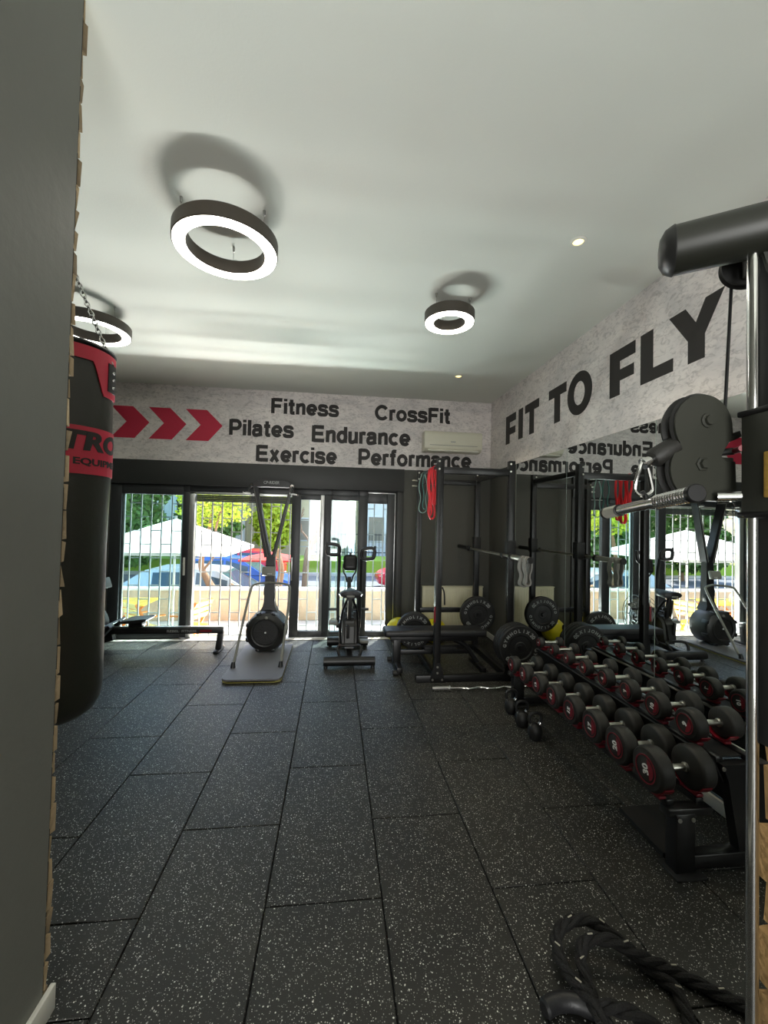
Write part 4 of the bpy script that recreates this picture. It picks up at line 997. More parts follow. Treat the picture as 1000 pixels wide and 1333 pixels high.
def dumbbell(xl, y, zc, R, th, hl, num, label, group, tilt):
    t = thing('dumbbell', (xl+th+hl/2, y, zc), label, 'dumbbell', group)
    xr = xl+2*th+hl
    hp = [(0, 0), (R*.66, 0), (R*.70, .003), (R-.010, .003), (R-.002, .010), (R, .018), (R, th-.018), (R-.003, th-.008), (R-.014, th), (0, th)]
    MB().lathe((xl, y, zc), (1, 0, 0), hp, 36).build('head', M_RUBBER, t)
    MB().lathe((xr, y, zc), (-1, 0, 0), hp, 36).build('head', M_RUBBER, t)
    hr = .0155 if R > .06 else .0135
    MB().lathe((xl+th-.004, y, zc), (1, 0, 0), [(0, 0), (hr+.006, 0), (hr+.006, .014), (hr, .018), (hr*1.06, hl*.5), (hr, hl-.010), (hr+.006, hl-.006), (hr+.006, hl+.008), (0, hl+.008)], 20).build('handle', M_STEEL, t)
    for x, s in ((xl, -1), (xr, 1)):
        e = MB().lathe((x+s*.0005, y, zc), (s, 0, 0), [(R*.595, 0), (R*.595, .002), (R*.65, .002), (R*.65, 0)], 36, True)
        cap = e.build('end_ring', M_RED, t)
        mb = MB(); a = math.radians(90+tilt if s < 0 else -90+tilt)
        hz = Vector((0, -1, 0)) if s < 0 else Vector((0, 1, 0)); vz = Vector((0, 0, 1))
        rt = hz*math.cos(a)+vz*math.sin(a); up = vz*math.cos(a)-hz*math.sin(a)
        text_fit(mb, num, Vector((x+s*.0006, y, zc)), rt, up, None, R*.36, .0024, .03, 0, True)
        mb.build('number', M_WHITETEXT, cap, angle=20)
        MB().prism([Vector((x+s*.0006, y, zc))+rt*(R*.50*math.cos(q))+up*(R*.50*math.sin(q)) for q in [math.radians(200+i*140/12) for i in range(13)]], (s*.0012, 0, 0)).build('red_flash', M_RED, cap)
    return t
lowR = [.103, .098, .093, .088, .084, .080, .076, .073]; lown = ['30', '20', '17', '15', '14', '12', '10', '8']
ordn = ['nearest', 'second', 'third', 'fourth', 'fifth', 'sixth', 'seventh', 'farthest']
for k in range(8):
    y = 1.915+k*.226; R = lowR[k]; zc = .336+.016+R
    lb = f'black round dumbbell marked {lown[k]} in red ring, {ordn[k]} on the lower tier'
    dumbbell(1.555, y, zc, R, .085-.002*k, .135, lown[k], lb, 'dumbbells on the lower tier', random.uniform(-18, 18))
    saddle(1.555+.05, y, zc, R); saddle(1.555+.25, y, zc, R)
upR = [.079, .075, .070, .065, .060, .055, .051, .047]; upn = ['9', '10', '7', '6', '5', '4', '3', '2']
for k in range(8):
    y = 2.0+k*.225; R = upR[k]; zc = .529+.016+R
    lb = f'black round dumbbell marked {upn[k]} in red ring, {ordn[k]} on the upper tier'
    dumbbell(1.845, y, zc, R, .078-.004*k, .125, upn[k], lb, 'dumbbells on the upper tier', random.uniform(-18, 18))
    saddle(1.845+.055, y, zc, R); saddle(1.845+.215, y, zc, R)
# kettlebells
for (x, y), r, lb in (((1.575, 3.52), .058, 'small black kettlebell farthest of the three by the rack'), ((1.565, 3.29), .058, 'small black kettlebell in the middle of the three by the rack'), ((1.575, 3.08), .055, 'small black kettlebell nearest of the three by the rack')):
    t = thing('kettlebell', (x, y, 0), lb, 'kettlebell', 'kettlebells on the floor by the dumbbell rack')
    MB().lathe((x, y, 0), (0, 0, 1), [(0, 0), (.038, 0), (r*.9, .025), (r, .055), (r*.97, .08), (r*.75, .108), (r*.4, .12), (0, .124)], 28).build('bell', M_PLATE, t)
    MB().tube(smooth([(x-.032, y, .105), (x-.052, y, .15), (x-.042, y, .19), (x, y, .203), (x+.042, y, .19), (x+.052, y, .15), (x+.032, y, .105)], 2), .0115, 10).build('handle', M_BLACKM, t)
    for s in (-1, 1): MB().cyl((x+s*.034, y, .108), (x+s*.042, y, .126), .0145, .0135, 12).build('handle_collar', M_CHROME, t)

# ------------------------------------------------------------------ cable machine (near right)
cm = thing('cable_machine', (.85, .76, 0), 'olive grey cable pulley machine with chrome post, close on the right', 'cable machine')
e0, e1 = Vector((1.13, .562, 2.262)), Vector((.735, .835, 2.262)); dv = (e1-e0).normalized()
MB().cyl(e0, e1, .051, n=40).build('top_beam', M_BEAM, cm)
MB().lathe(e1, dv, [(.0515, -.002), (.0525, 0), (.051, .004), (.044, .017), (.028, .026), (0, .029)], 40).build('beam_cap', M_DARKPLASTIC, cm)
MB().cyl((.848, .756, .004), (.848, .756, 2.22), .0105, n=24).build('chrome_post', M_CHROME, cm)
MB().bx(.80, .90, .70, .80, 0, .012, .004).build('floor_plate', M_BLACK, cm)
MB().bx(.868, .96, .71, .764, 1.21, 2.22, .004).build('black_column', M_BLACKM, cm)
MB().prism([(.855, .742, 2.215), (.868, .735, 2.15), (.90, .72, 2.12), (.95, .70, 2.12), (.95, .70, 2.215)], (.006, .01, 0)).build('bracket', M_BEAM, cm)
wc = Vector((.890, .806, 2.228)); wa = Vector((-.57, -.82, 0)).normalized()
MB().lathe(wc-wa*.012, wa, [(0, 0), (.048, 0), (.050, .003), (.044, .009), (.044, .015), (.050, .021), (.048, .024), (0, .024)], 36).build('top_pulley', M_DARKPLASTIC, cm)
MB().bx(.868, .892, .775, .80, 2.19, 2.235, .003).build('pulley_hanger', M_BEAM, cm)
MB().tube([(.876, .830, 2.205), (.868, .838, 1.90)], .0034, 8).build('cable', M_BLACK, cm)
MB().bx(.829, .935, .695, .766, 1.672, 1.885, .006).build('carriage', M_HOUSING, cm)
for z in (1.876, 1.668): MB().bx(.826, .938, .69, .771, z, z+.012, .003).build('carriage_collar', M_BLACK, cm)
MB().box((.828, .706, 1.752), (.006, .020, .09), None, .0025).build('slot_stone_patch', M_SLOTSTONE, cm)  # surface patch standing in for stone seen through the carriage slot
# figure of eight side plates: two plates with the pulleys between
def eight(y, th):
    up_, lo_ = Vector((.780, y, 1.864)), Vector((.768, y, 1.770)); pts = []
    ru, rl = .068, .066
    pts += arc(up_, ru, 215, 0, 26, (1, 0, 0), (0, 0, 1))
    pts += [up_+Vector((ru*1.02, 0, -.012)), up_+Vector((ru+.018, 0, -.006)), up_+Vector((ru+.022, 0, -.018)), up_+Vector((ru+.008, 0, -.026))]
    pts += arc(up_, ru, -28, -42, 3, (1, 0, 0), (0, 0, 1))
    pts += [Vector((.820, y, 1.800)), Vector((.832, y, 1.79)), Vector((.855, y, 1.79)), Vector((.858, y, 1.715)), Vector((.80, y, 1.705))]
    pts += arc(lo_, rl, 285, 135, 18, (1, 0, 0), (0, 0, 1))
    pts += [Vector((.716, y, 1.818))]
    mb = MB().prism(pts, (0, th, 0)); return mb
eight(.800, .005).build('pulley_plate', M_HOUSING, cm, angle=30)
eight(.836, .005).build('pulley_plate', M_HOUSING, cm, angle=30)
for c_, r in ((Vector((.780, .806, 1.864)), .070), (Vector((.768, .806, 1.770)), .068)):
    MB().lathe(c_, (0, 1, 0), [(0, 0), (r, 0), (r+.003, .004), (r-.006, .012), (r-.006, .018), (r+.003, .026), (r, .030), (0, .030)], 40).build('pulley_wheel', M_DARKPLASTIC, cm)
    MB().lathe(c_+Vector((.008, -.016, .012)), (0, 1, 0), [(0, 0), (.010, 0), (.011, .003), (.011, .006), (.016, .007), (.016, .012), (0, .012)], 6 if r < .069 else 12).build('axle_bolt', M_HOUSING, cm)
MB().bx(.822, .858, .806, .836, 1.712, 1.80, .002).build('spacer_block', M_HOUSING, cm)
MB().cyl((.846, .82, 1.70), (.846, .82, 1.80), .010, n=16).build('hinge_pin', M_HOUSING, cm)
MB().tube([(.80, .79, 1.712), (.835, .768, 1.713), (.85, .755, 1.713)], .010, 12).build('hinge_tube', M_CHROME, cm)
MB().tube([(.852, .80, 1.813), (.838, .774, 1.812), (.83, .762, 1.812)], .0065, 12).build('red_pull_pin', M_RED, cm)
MB().tube([(.822, .83, 1.808), (.838, .815, 1.812), (.852, .80, 1.813)], .008, 10).build('pin_fork', M_DARKPLASTIC, cm)
s0, s1 = Vector((.733, .818, 1.824)), Vector((.678, .824, 1.792)); sdv = (s1-s0).normalized()
L_ = (s1-s0).length
MB().lathe(s0, sdv, [(0, 0), (.014, .001), (.021, .008), (.022, .02), (.021, L_-.006), (.017, L_), (0, L_)], 24).build('cable_stopper', M_RUBBER, cm)
MB().lathe(s1, sdv, [(0, 0), (.010, 0), (.010, .012), (.013, .014), (.013, .022), (0, .022)], 16).build('swivel', M_CHROME, cm)
cc = s1+sdv*.020
MB().tube(smooth([cc+Vector((-.004, 0, .006)), cc+Vector((-.020, .0, -.045)), cc+Vector((-.020, .0, -.062)), cc+Vector((0, .0, -.072)), cc+Vector((.022, .0, -.062)), cc+Vector((.020, .0, -.045)), cc+Vector((.006, 0, .006))], 2, True), .0042, 8, True).build('carabiner', M_CHROME, cm)
# straight bar hanging from the carabiner
hb = thing('straight_bar', (.66, .82, 1.69), 'short chrome pull bar with knurled grips hanging from the cable machine', 'cable attachment')
b0, b1 = Vector((.620, .652, 1.705)), Vector((.709, 1.015, 1.680)); bdv = (b1-b0)
def along(f): return b0+bdv*f
MB().cyl(along(0), along(1), .0118, n=24).build('bar', M_CHROME, hb)
for a, b in ((.0, .34), (.80, 1.0)):
    mb = MB(); n_ = 14; u_ = bdv.normalized(); p_ = []
    for i in range(n_*6+1):
        f = a+(b-a)*i/(n_*6); p_.append((.0128+.0016*(math.sin(2*PI*i/6) > 0), f))
    prof = [(r_, (f-a)*bdv.length) for r_, f in p_]
    mb.lathe(along(a), u_, [(0.0119, 0)]+prof+[(0.0119, (b-a)*bdv.length)], 20); mb.build('knurled_grip', M_STEEL if a > .5 else M_CHROME, hb)
MB().lathe(along(-.012), bdv, [(0, 0), (.0145, 0), (.0165, .002), (.0165, .012), (.012, .014), (0, .014)], 24).build('end_cap', M_BLACK, hb)
MB().lathe(along(1.0), bdv, [(0, 0), (.0145, 0), (.0155, .008), (0, .010)], 24).build('end_cap', M_BLACK, hb)
MB().lathe(along(.795), bdv, [(.0119, 0), (.0145, .001), (.0145, .005), (.0119, .006)], 24).build('ring_mark', M_BLACK, hb)
MB().tube(smooth([along(.46)+Vector((0, 0, .006)), along(.47)+Vector((.0, .0, .022)), cc+Vector((.006, 0, -.076)), cc+Vector((-.004, 0, -.060))], 1), .005, 8).build('eyelet', M_BLACK, hb)

# ------------------------------------------------------------------ battle rope
rp = thing('battle_rope', (1.0, 1.45, 0), 'thick black battle rope coiled on the floor at the lower right', 'rope')
def twist(path, R=.0155, r=.0118, turns_per_m=34, m=M_ROPE, name='strand'):
    P = spline(path, 14); n = len(P)
    acc = 0; ang = [0]
    for a, b in zip(P, P[1:]): acc += (b-a).length; ang.append(acc)
    for s_ in range(3):
        pts = []
        for i in range(n):
            t = (P[min(i+1, n-1)]-P[max(i-1, 0)]).normalized(); side = t.cross(Vector((0, 0, 1))).normalized(); upn_ = side.cross(t)
            a = ang[i]*turns_per_m+s_*2*PI/3
            pts.append(P[i]+side*(R*.72*math.cos(a))+upn_*(R*.72*math.sin(a)))
        MB().tube(pts, r, 7).build(name, m, rp)
twist([(1.182, 1.235, 0.026), (1.229, 1.356, 0.026), (1.204, 1.413, 0.026), (1.168, 1.474, 0.030), (1.132, 1.516, 0.050), (1.080, 1.557, 0.075), (1.024, 1.580, 0.085), (0.957, 1.576, 0.085), (0.894, 1.550, 0.075), (0.868, 1.508, 0.055), (0.867, 1.453, 0.045), (0.877, 1.388, 0.050), (0.887, 1.338, 0.060), (0.892, 1.304, 0.060), (0.889, 1.276, 0.050), (0.883, 1.204, 0.030)])
twist([(1.450, 1.277, 0.026), (1.374, 1.335, 0.026), (1.324, 1.379, 0.026), (1.267, 1.419, 0.030), (1.170, 1.439, 0.065), (1.105, 1.454, 0.095), (1.048, 1.483, 0.100), (0.991, 1.498, 0.090), (0.952, 1.486, 0.075), (0.935, 1.458, 0.050), (0.934, 1.428, 0.030), (0.923, 1.384, 0.028), (0.918, 1.339, 0.028), (0.922, 1.259, 0.028)])
gp = spline([(.735, 1.352, .028), (.79, 1.368, .028), (.85, 1.362, .028), (.905, 1.33, .03)], 8)
MB().tube(gp, [.020]+[.027]*(len(gp)-2)+[.024], 16).build('grip_sleeve', M_VINYL, rp)
twist([(.89, 1.338, .03), (.94, 1.31, .06), (1.0, 1.27, .075), (1.07, 1.20, .07), (1.16, 1.08, .05), (1.25, .95, .028)])
fk = MB()
for p in [(1.229, 1.356, 0.026), (1.168, 1.474, 0.030), (1.080, 1.557, 0.075), (0.957, 1.576, 0.085), (0.868, 1.508, 0.055), (0.877, 1.388, 0.050), (1.374, 1.335, 0.026), (1.267, 1.419, 0.030), (1.105, 1.454, 0.095), (0.991, 1.498, 0.090), (0.935, 1.458, 0.050)]:
    fk.box((p[0], p[1]-.004, p[2]+.026), (.020, .004, .003), (0, 0, random.uniform(-1.2, .5)))
fk.build('tracer_fleck', M_ROPEFLECK, rp)

# ------------------------------------------------------------------ outside: ground, wall, street
ZT, ZR = -.60, -1.10
struct('terrace', MB().bx(-16, 12, 6.10, 9.75, ZT-.6, ZT), M_PAVE)
struct('street', MB().bx(-45, 45, 9.75, 60, ZR-.3, ZR), M_ROAD)
struct('garden_wall', MB().bx(-16, 12, 9.5, 9.72, ZT, ZT+.66, .01), M_LOWWALL)
struct('wall_coping', MB().bx(-16, 12, 9.47, 9.75, ZT+.66, ZT+.71, .008), M_PAVE)
struct('verge', MB().bx(-45, 45, 21, 24, ZR, ZR+.75), M_GRASS)
struct('far_kerb', MB().bx(-45, 45, 20.8, 21, ZR, ZR+.16, .01), M_PAVE)

def parasol(c, half, zedge, zapex, m, label, name='parasol'):
    t = thing(name, (c[0], c[1], ZT), label, 'parasol')
    mb = MB(); n = 8; a = []
    ap0, ap1 = Vector((c[0], c[1], zapex)), Vector((c[0], c[1], zapex-.02))
    ring = []
    for k in range(n):
        q = 2*PI*k/n+PI/4; rr = half*math.sqrt(2) if k % 2 == 0 else half*1.0
        ring.append((c[0]+rr*math.cos(q), c[1]+rr*math.sin(q)))
    o = [mb.bm.verts.new((x, y, zedge)) for x, y in ring]; i_ = [mb.bm.verts.new((x, y, zedge-.05)) for x, y in ring]
    v0, v1 = mb.bm.verts.new(ap0), mb.bm.verts.new(ap1)
    for k in range(n):
        k2 = (k+1) % n
        mb.bm.faces.new((o[k], o[k2], v0)); mb.bm.faces.new((i_[k2], i_[k], v1)); mb.bm.faces.new((o[k], i_[k], i_[k2], o[k2]))
    mb.build('canopy', m, t, angle=10)
    MB().cyl((c[0], c[1], ZT if c[1] < 9.7 else ZR), (c[0], c[1], zapex+.05), .022, n=14).build('pole', M_ALU, t)
    zb_ = ZT if c[1] < 9.7 else ZR
    MB().bx(c[0]-.25, c[0]+.25, c[1]-.25, c[1]+.25, zb_, zb_+.06, .01).build('base', M_GREYPLASTIC, t)
    for k in range(n): MB().cyl((c[0], c[1], zapex-.04), (ring[k][0], ring[k][1], zedge-.045), .008, n=6).build('rib', M_ALU, t)
parasol((-2.88, 8.0), 1.18, 1.085, 1.62, M_CANVAS, 'large white square parasol outside the left door')
parasol((-2.0, 13.5), .80, .42, .62, M_REDCANVAS, 'red parasol beyond the garden wall behind the ski trainer')

# folding chairs and table on the terrace
def folding_chair(loc, rz, seatm, label):
    t = thing('folding_chair', (*loc, ZT), label, 'chair', 'orange wooden folding chairs on the terrace', rz)
    def part(mb, n, m): return mb.build(n, m, t, world=False)
    for s in (-1, 1):
        x = s*.22
        part(MB().beam((x, -.24, 0), (x, .22, .88), .025, .045, .004), 'back_leg', M_WOODOR)
        part(MB().beam((x*.88, .28, 0), (x*.88, -.22, .46), .025, .045, .004), 'front_leg', M_WOODOR)
        part(MB().beam((x*1.05, -.25, .64), (x*1.05, .10, .66), .05, .022, .004), 'arm_rest', M_WOODOR)
    for k in range(6): part(MB().bx(-.20, .20, -.22+.075*k, -.155+.075*k, .44, .46, .004), 'seat_slat', seatm)
    for k in range(3): part(MB().box((0, .125+.045*k, .63+.105*k), (.44, .02, .09), (-.48, 0, 0), .004), 'back_slat', seatm)
folding_chair((-3.05, 7.15), 2.5, M_CREAM, 'folding chair with cream slats outside the left pane, facing the street')
folding_chair((-2.30, 7.25), -1.9, M_YELLOWPAINT, 'folding chair with yellow slats nearest the door handle')
folding_chair((-4.6, 7.2), 1.2, M_YELLOWPAINT, 'folding chair with yellow slats farthest left on the terrace')
tb = thing('terrace_table', (-3.65, 7.9, ZT), 'yellow slatted table on the terrace beside the folding chairs', 'table')
for k in range(7): MB().bx(-4.1+.13*k, -3.98+.13*k, 7.55, 8.25, ZT+.71, ZT+.735, .004).build('top_slat', M_YELLOWPAINT, tb)
for sx in (-1, 1):
    for s2 in (-1, 1): MB().beam((-3.65+sx*.38, 7.9+s2*.28, ZT), (-3.65-sx*.30, 7.9+s2*.28, ZT+.71), .03, .04, .004).build('leg', M_WOODOR, tb)
single(MB().lathe((-3.72, 7.8, ZT+.735), (0, 0, 1), [(0, 0), (.035, 0), (.04, .01), (.04, .13), (.03, .16), (.02, .18), (0, .18)], 20), 'table_lantern', M_WHITE, (-3.72, 7.8, ZT+.735), 'small white jar standing on the yellow terrace table', 'jar')
# thin rail on the wall
rl = thing('street_railing', (-4.5, 9.9, ZR), 'thin dark metal railing behind the garden wall on the left', 'railing')
for k in range(6): MB().bx(-6.0+.62*k, -5.96+.62*k, 9.9, 9.94, ZR, .02).build('post', M_FRAME, rl)
for z in (-.15, .0): MB().bx(-6.1, -2.8, 9.90, 9.94, z-.02, z+.02).build('rail', M_FRAME, rl)

# cars
def car(loc, rz, paint, L, Hh, label, van=False):
    t = thing('car', (*loc, ZR), label, 'car', 'cars parked along the street', rz)
    def part(mb, n, m, par=None): return mb.build(n, m, par or t, world=False)
    W = .86; h0 = .22; hb = Hh*.60
    if van: top = [(-.49*L, hb), (-.46*L, Hh*.97), (-.2*L, Hh), (.10*L, Hh*.97), (.28*L, hb*1.02)]
    else: top = [(-.47*L, hb*1.02), (-.30*L, Hh*.97), (-.10*L, Hh), (.08*L, Hh*.96), (.27*L, hb*.98)]
    # lower body: stations along x with (half width, z low, z high)
    st_ = [(-.5*L, .70, .36, hb*.80), (-.485*L, .80, .28, hb*.98), (-.42*L, W, h0, hb*1.02), (-.2*L, W+.02, h0, hb), (.1*L, W+.02, h0, hb*.98), (.30*L, W, h0, hb*.95), (.43*L, W-.04, h0+.02, hb*.80), (.485*L, .74, .28, hb*.66), (.5*L, .62, .34, hb*.52)]
    mb = MB(); rs = []
    for x, wv, za, zb2 in st_:
        rs.append([mb.bm.verts.new((x, y, z)) for y, z in ((-wv*.90, za), (-wv, za+.12), (-wv, (za+zb2)/2+.06), (-wv*.93, zb2), (wv*.93, zb2), (wv, (za+zb2)/2+.06), (wv, za+.12), (wv*.90, za))])
    for a, b in zip(rs, rs[1:]):
        for k in range(8): mb.bm.faces.new((a[k], a[(k+1) % 8], b[(k+1) % 8], b[k]))
    mb.bm.faces.new(rs[0]); mb.bm.faces.new(rs[-1])
    part(mb, 'body', paint)
    mb = MB(); wl_ = [W*.93, W*.80, W*.78, W*.80, W*.93]
    rr2 = [[mb.bm.verts.new((x, s*wv, z)) for s in (-1, 1)] for (x, z), wv in zip(top, wl_)]
    mb2 = rr2
    for a, b in zip(rr2, rr2[1:]): mb.bm.faces.new((a[0], b[0], b[1], a[1]))
    mb.bm.faces.new([r_[0] for r_ in rr2]); mb.bm.faces.new([r_[1] for r_ in reversed(rr2)]); mb.bm.faces.new((rr2[0][0], rr2[0][1], rr2[-1][1], rr2[-1][0]))
    cab = part(mb, 'cabin', paint)
    # glazing set just proud of the cabin
    def lerp(p, q, f): return (p[0]+(q[0]-p[0])*f, p[1]+(q[1]-p[1])*f)
    for s in (-1, 1):
        for (xa, xb) in (((-.26 if not van else -.42)*L, -.05*L), (-.03*L, .14*L)):
            def ztop(x):
                for (x1_, z1_), (x2_, z2_) in zip(top, top[1:]):
                    if x1_ <= x <= x2_: return z1_+(z2_-z1_)*(x-x1_)/(x2_-x1_)
                return hb
            zlo = hb*1.05
            q = []
            for x in (xa, xb):
                zt2 = max(zlo+.05, ztop(x)-.07)
                for z in (zlo, zt2):
                    f = (z-hb)/(Hh-hb); q.append(Vector((x, s*(W*.93-(W*.93-W*.78)*f+.006), z)))
            part(MB().prism([q[0], q[2], q[3], q[1]], (0, s*.006, 0)), 'side_window', M_CARGLASS, cab)
    for i, nm in ((0, 'rear_window'), (3, 'windscreen')):
        (xa, za), (xb, zb3) = top[i], top[i+1]; wa_, wb_ = wl_[i], wl_[i+1]
        p = []
        for f, s in ((.12, -1), (.12, 1), (.88, 1), (.88, -1)): p.append(Vector((xa+(xb-xa)*f, s*(wa_+(wb_-wa_)*f)*.88, za+(zb3-za)*f)))
        nrm = Vector((zb3-za, 0, -(xb-xa))).normalized()
        if nrm.z < 0: nrm = -nrm
        part(MB().prism([v+nrm*.004 for v in p], nrm*.006), nm, M_CARGLASS, cab)
    for x in (-.30*L, .31*L):
        for s in (-1, 1):
            wh = part(MB().lathe((x, s*(W-.18), .31), (0, s, 0), [(0, 0), (.29, 0), (.31, .03), (.31, .17), (.29, .20), (.20, .205), (0, .205)], 28), 'wheel', M_TYRE)
            hub = MB(); hub.lathe((x, s*(W-.18), .31), (0, s, 0), [(0, .206), (.19, .206), (.20, .212), (.19, .218), (0, .21)], 20)
            part(hub, 'hub_cap', M_ALU, wh)
            sp4 = MB()
            for k in range(5):
                a = 2*PI*k/5; sp4.box((x+.10*math.cos(a), s*(W+.042), .31+.10*math.sin(a)), (.05, .006, .05), (0, -a, 0))
            part(sp4, 'hub_hole', M_TYRE, wh)
    for s in (-1, 1):
        part(MB().box((-.487*L, s*.66, hb*.84), (.05, .26, .14), (0, -.15, s*.15), .02), 'tail_light', M_RED)
        part(MB().box((.465*L, s*.60, hb*.62), (.07, .26, .10), (0, .2, -s*.2), .02), 'head_light', M_CLEAR if False else M_WHITE)
        part(MB().box((.11*L, s*(W+.09), hb*1.06), (.10, .14, .09), None, .02), 'wing_mirror', paint)
    part(MB().bx(-.505*L, -.495*L, -.26, .26, .42, .52), 'number_plate', M_WHITE)
car((-3.35, 11.9), 0, M_SILVER, 4.6, 1.43, 'silver car parked just beyond the garden wall on the left')
car((-3.5, 15.4), 0, M_BLUECAR, 4.3, 1.40, 'blue car parked behind the silver one')
car((-4.0, 18.2), PI, M_REDCAR, 3.9, 1.45, 'red hatchback half hidden behind the ski trainer')
car((3.75, 17.2), PI, M_REDCAR, 4.0, 1.48, 'red car seen through the right hand pane')

# trees
def leaves(c, rad, n, size, seed):
    rnd = random.Random(seed); vs, fs = [], []
    for i in range(n):
        while True:
            p = Vector((rnd.uniform(-1, 1), rnd.uniform(-1, 1), rnd.uniform(-1, 1)))
            if .35 < p.length < 1: break
        p = Vector((c[0]+p.x*rad[0]*(1+.15*math.sin(7*p.z)), c[1]+p.y*rad[1], c[2]+p.z*rad[2]))
        u = Vector((rnd.gauss(0, 1), rnd.gauss(0, 1), rnd.gauss(0, 1))).normalized(); v = u.orthogonal().normalized(); s = size*rnd.uniform(.6, 1.3)
        k = len(vs); vs += [p-u*s, p+v*s*.55, p+u*s, p-v*s*.55]; fs.append((k, k+1, k+2, k+3))
    me = bpy.data.meshes.new('foliage'); me.from_pydata([tuple(v) for v in vs], [], fs); return me
def tree(x, y, crown, m, label, seed, n=3500, size=.13, trunk_r=.16):
    t = thing('tree', (x, y, ZR), label, 'tree', 'leafy trees across the street')
    for i, (c, r) in enumerate(crown):
        me = leaves((c[0]-x, c[1]-y, c[2]-ZR), r, n//len(crown), size, seed+i); me.materials.append(m)
        o = bpy.data.objects.new('foliage', me); COL.objects.link(o); o.parent = t; o['kind'] = 'stuff'
    c = crown[0][0]
    MB().tube(smooth([(x, y, ZR), (x+.1, y, ZR+1.2), (c[0], c[1], c[2])], 2), [trunk_r*(1-.5*i/12) for i in range(13)][:len(smooth([(0, 0, 0), (0, 0, 1), (0, 0, 2)], 2))] if False else trunk_r*.8, 10).build('trunk', M_BARK, t)
tree(-9.3, 19.4, [((-9.3, 19.4, 2.6), (2.05, 1.8, 2.6)), ((-9.3, 18.9, .7), (2.05, 1.3, 1.3))], M_LEAF, 'dense green tree seen left of the white parasol', 11, 9500, .16)
tree(-6.8, 23.4, [((-6.8, 23.4, 3.2), (1.75, 1.6, 3.4)), ((-6.8, 22.9, .9), (1.75, 1.4, 1.5))], M_LEAF, 'dense green tree rising behind the parasol tip', 21, 9500, .18)
tree(-3.55, 25.2, [((-3.55, 25.2, 3.4), (1.2, 1.3, 3.0)), ((-3.55, 24.9, 1.3), (1.2, 1.2, 1.5))], M_LEAFY, 'bright yellow green tree above the blue car', 31, 7000, .17)
tree(-13.7, 20.0, [((-13.7, 20.0, 2.8), (2.0, 2.0, 3.0)), ((-13.7, 19.4, .8), (2.0, 1.6, 1.4))], M_LEAF, 'dense green tree farthest left beyond the cars', 41, 7000, .16)
# twisted trunks on the pavement
def trunk_thing(pts, rads, label, name='leaning_trunk'):
    P = spline(pts, 6); n = len(P); rr_ = [rads[0]+(rads[1]-rads[0])*i/(n-1) for i in range(n)]
    t = thing(name, pts[0], label, 'tree')
    MB().tube(P, rr_, 10).build('trunk', M_BARK, t)
    return t
tt = trunk_thing([(-2.62, 10.6, ZR), (-2.75, 10.6, -.4), (-3.05, 10.6, .15), (-3.2, 10.6, .55), (-3.05, 10.6, 1.3), (-2.95, 10.6, 2.0)], (.12, .03), 'gnarled bare trunk leaning before the silver car')
MB().tube(spline([(-3.12, 10.6, .4), (-2.9, 10.6, .75), (-2.85, 10.5, 1.4), (-2.7, 10.4, 1.9)], 6), .03, 8).build('branch', M_BARK, tt)
MB().tube(spline([(-2.80, 10.6, -.28), (-2.55, 10.6, -.10), (-2.45, 10.6, .05)], 6), .05, 8).build('branch', M_BARK, tt)
me = leaves((-.35, .1, 3.35), (1.0, .8, .85), 2600, .055, 77); me.materials.append(M_LEAFY)
o = bpy.data.objects.new('foliage', me); COL.objects.link(o); o.parent = tt; o['kind'] = 'stuff'
trunk_thing([(-1.35, 10.7, ZR), (-1.36, 10.7, -.2), (-1.30, 10.7, .35), (-1.38, 10.7, .75), (-1.36, 10.7, .9)], (.10, .05), 'slim brown trunk seen just right of the ski trainer column')
bt_ = thing('bare_tree', (-1.15, 17.2, ZR), 'leafless branching tree seen through the narrow middle pane', 'tree')
def branch(p, d, L, r, depth, mb):
    q = p+d*L; mid = (p+q)/2+Vector((random.uniform(-.1, .1), random.uniform(-.1, .1), 0))*L
    mb.tube([p, mid, q], [r, r*.85, r*.7], 6)
    if depth:
        for k in range(3 if depth > 1 else 2):
            nd = (d+Vector((random.uniform(-.9, .9), random.uniform(-.5, .5), random.uniform(-.1, .7)))).normalized(); branch(q, nd, L*random.uniform(.55, .8), r*.62, depth-1, mb)
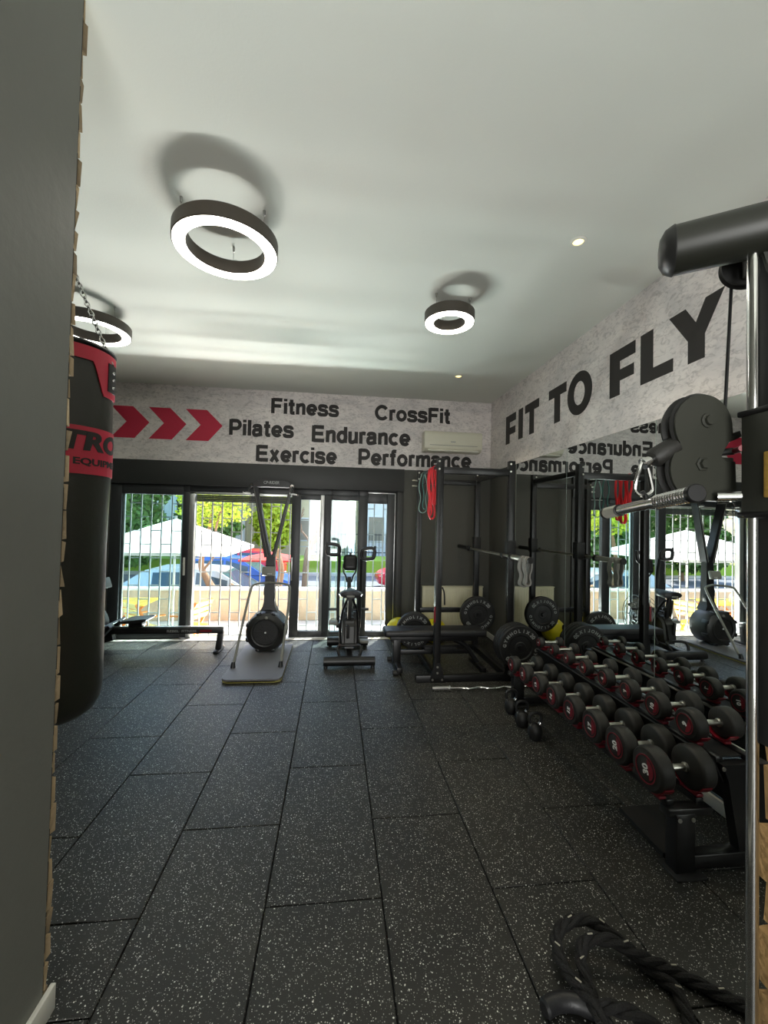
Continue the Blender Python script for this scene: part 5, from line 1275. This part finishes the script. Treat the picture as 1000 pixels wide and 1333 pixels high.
MB().tube(spline([(-1.15, 17.2, ZR), (-1.1, 17.2, -.1), (-1.0, 17.2, .5), (-.60, 17.2, 1.2)], 5), .13, 9).build('trunk', M_BARK, bt_)
mb = MB(); branch(Vector((-.60, 17.2, 1.2)), Vector((.35, 0, .9)).normalized(), .8, .085, 4, mb); branch(Vector((-.95, 17.2, .6)), Vector((-.5, 0, .8)).normalized(), .7, .06, 3, mb)
mb.build('branches', M_BARK, bt_)
# buildings across the street
def building(x0, x1, y0, y1, z1, m, label, wins, name='building', shutter=M_SHUTTER):
    t = thing(name, ((x0+x1)/2, y0, ZR), label, 'building', 'buildings across the street')
    MB().bx(x0, x1, y0, y1, ZR, z1).build('wall', m, t)
    MB().bx(x0-.3, x1+.3, y0-.4, y1, z1, z1+.25).build('roof_slab', M_BLDG2, t)
    for (a, b, c, d) in wins:
        w_ = MB().bx(a, b, y0-.06, y0+.02, c, d, .01).build('window', M_BLDG2, t)
        MB().bx(a+.08, b-.08, y0-.075, y0-.05, c+.08, d-.08).build('pane', shutter, w_)
building(-5.5, .9, 27, 33, 9, M_BLDG1, 'ochre building behind the bare tree', [(-4.8+2.1*k, -3.6+2.1*k, z, z+1.5) for k in range(3) for z in (.3, 3.2, 6.1)])
building(1.6, 5.2, 25.5, 32, 9, M_BLDG2, 'white building across the street with grey shutters', [(2.0+1.8*k, 3.1+1.8*k, z, z+1.6) for k in range(2) for z in (.4, 3.2, 6.0)])
building(5.9, 12, 27.5, 34, 10, M_BLDG1, 'pale ochre building farthest right across the street', [(6.4+2.0*k, 7.6+2.0*k, z, z+1.6) for k in range(2) for z in (.4, 3.4, 6.4)])
building(-16, -6, 29, 35, 8, M_BLDG2, 'long white building behind the green trees', [(-15+2.4*k, -13.6+2.4*k, z, z+1.5) for k in range(4) for z in (.6, 3.6)])
fn = thing('street_fence', (3, 24.5, ZR), 'dark railing fence along the far grass verge', 'fence')
for k in range(40): MB().bx(-1+.2*k, -.97+.2*k, 24.3, 24.33, ZR+.75, .95).build('picket', M_FRAME, fn)
for z in (-.2, .85): MB().bx(-1.1, 7.0, 24.3, 24.34, z, z+.05).build('rail', M_FRAME, fn)
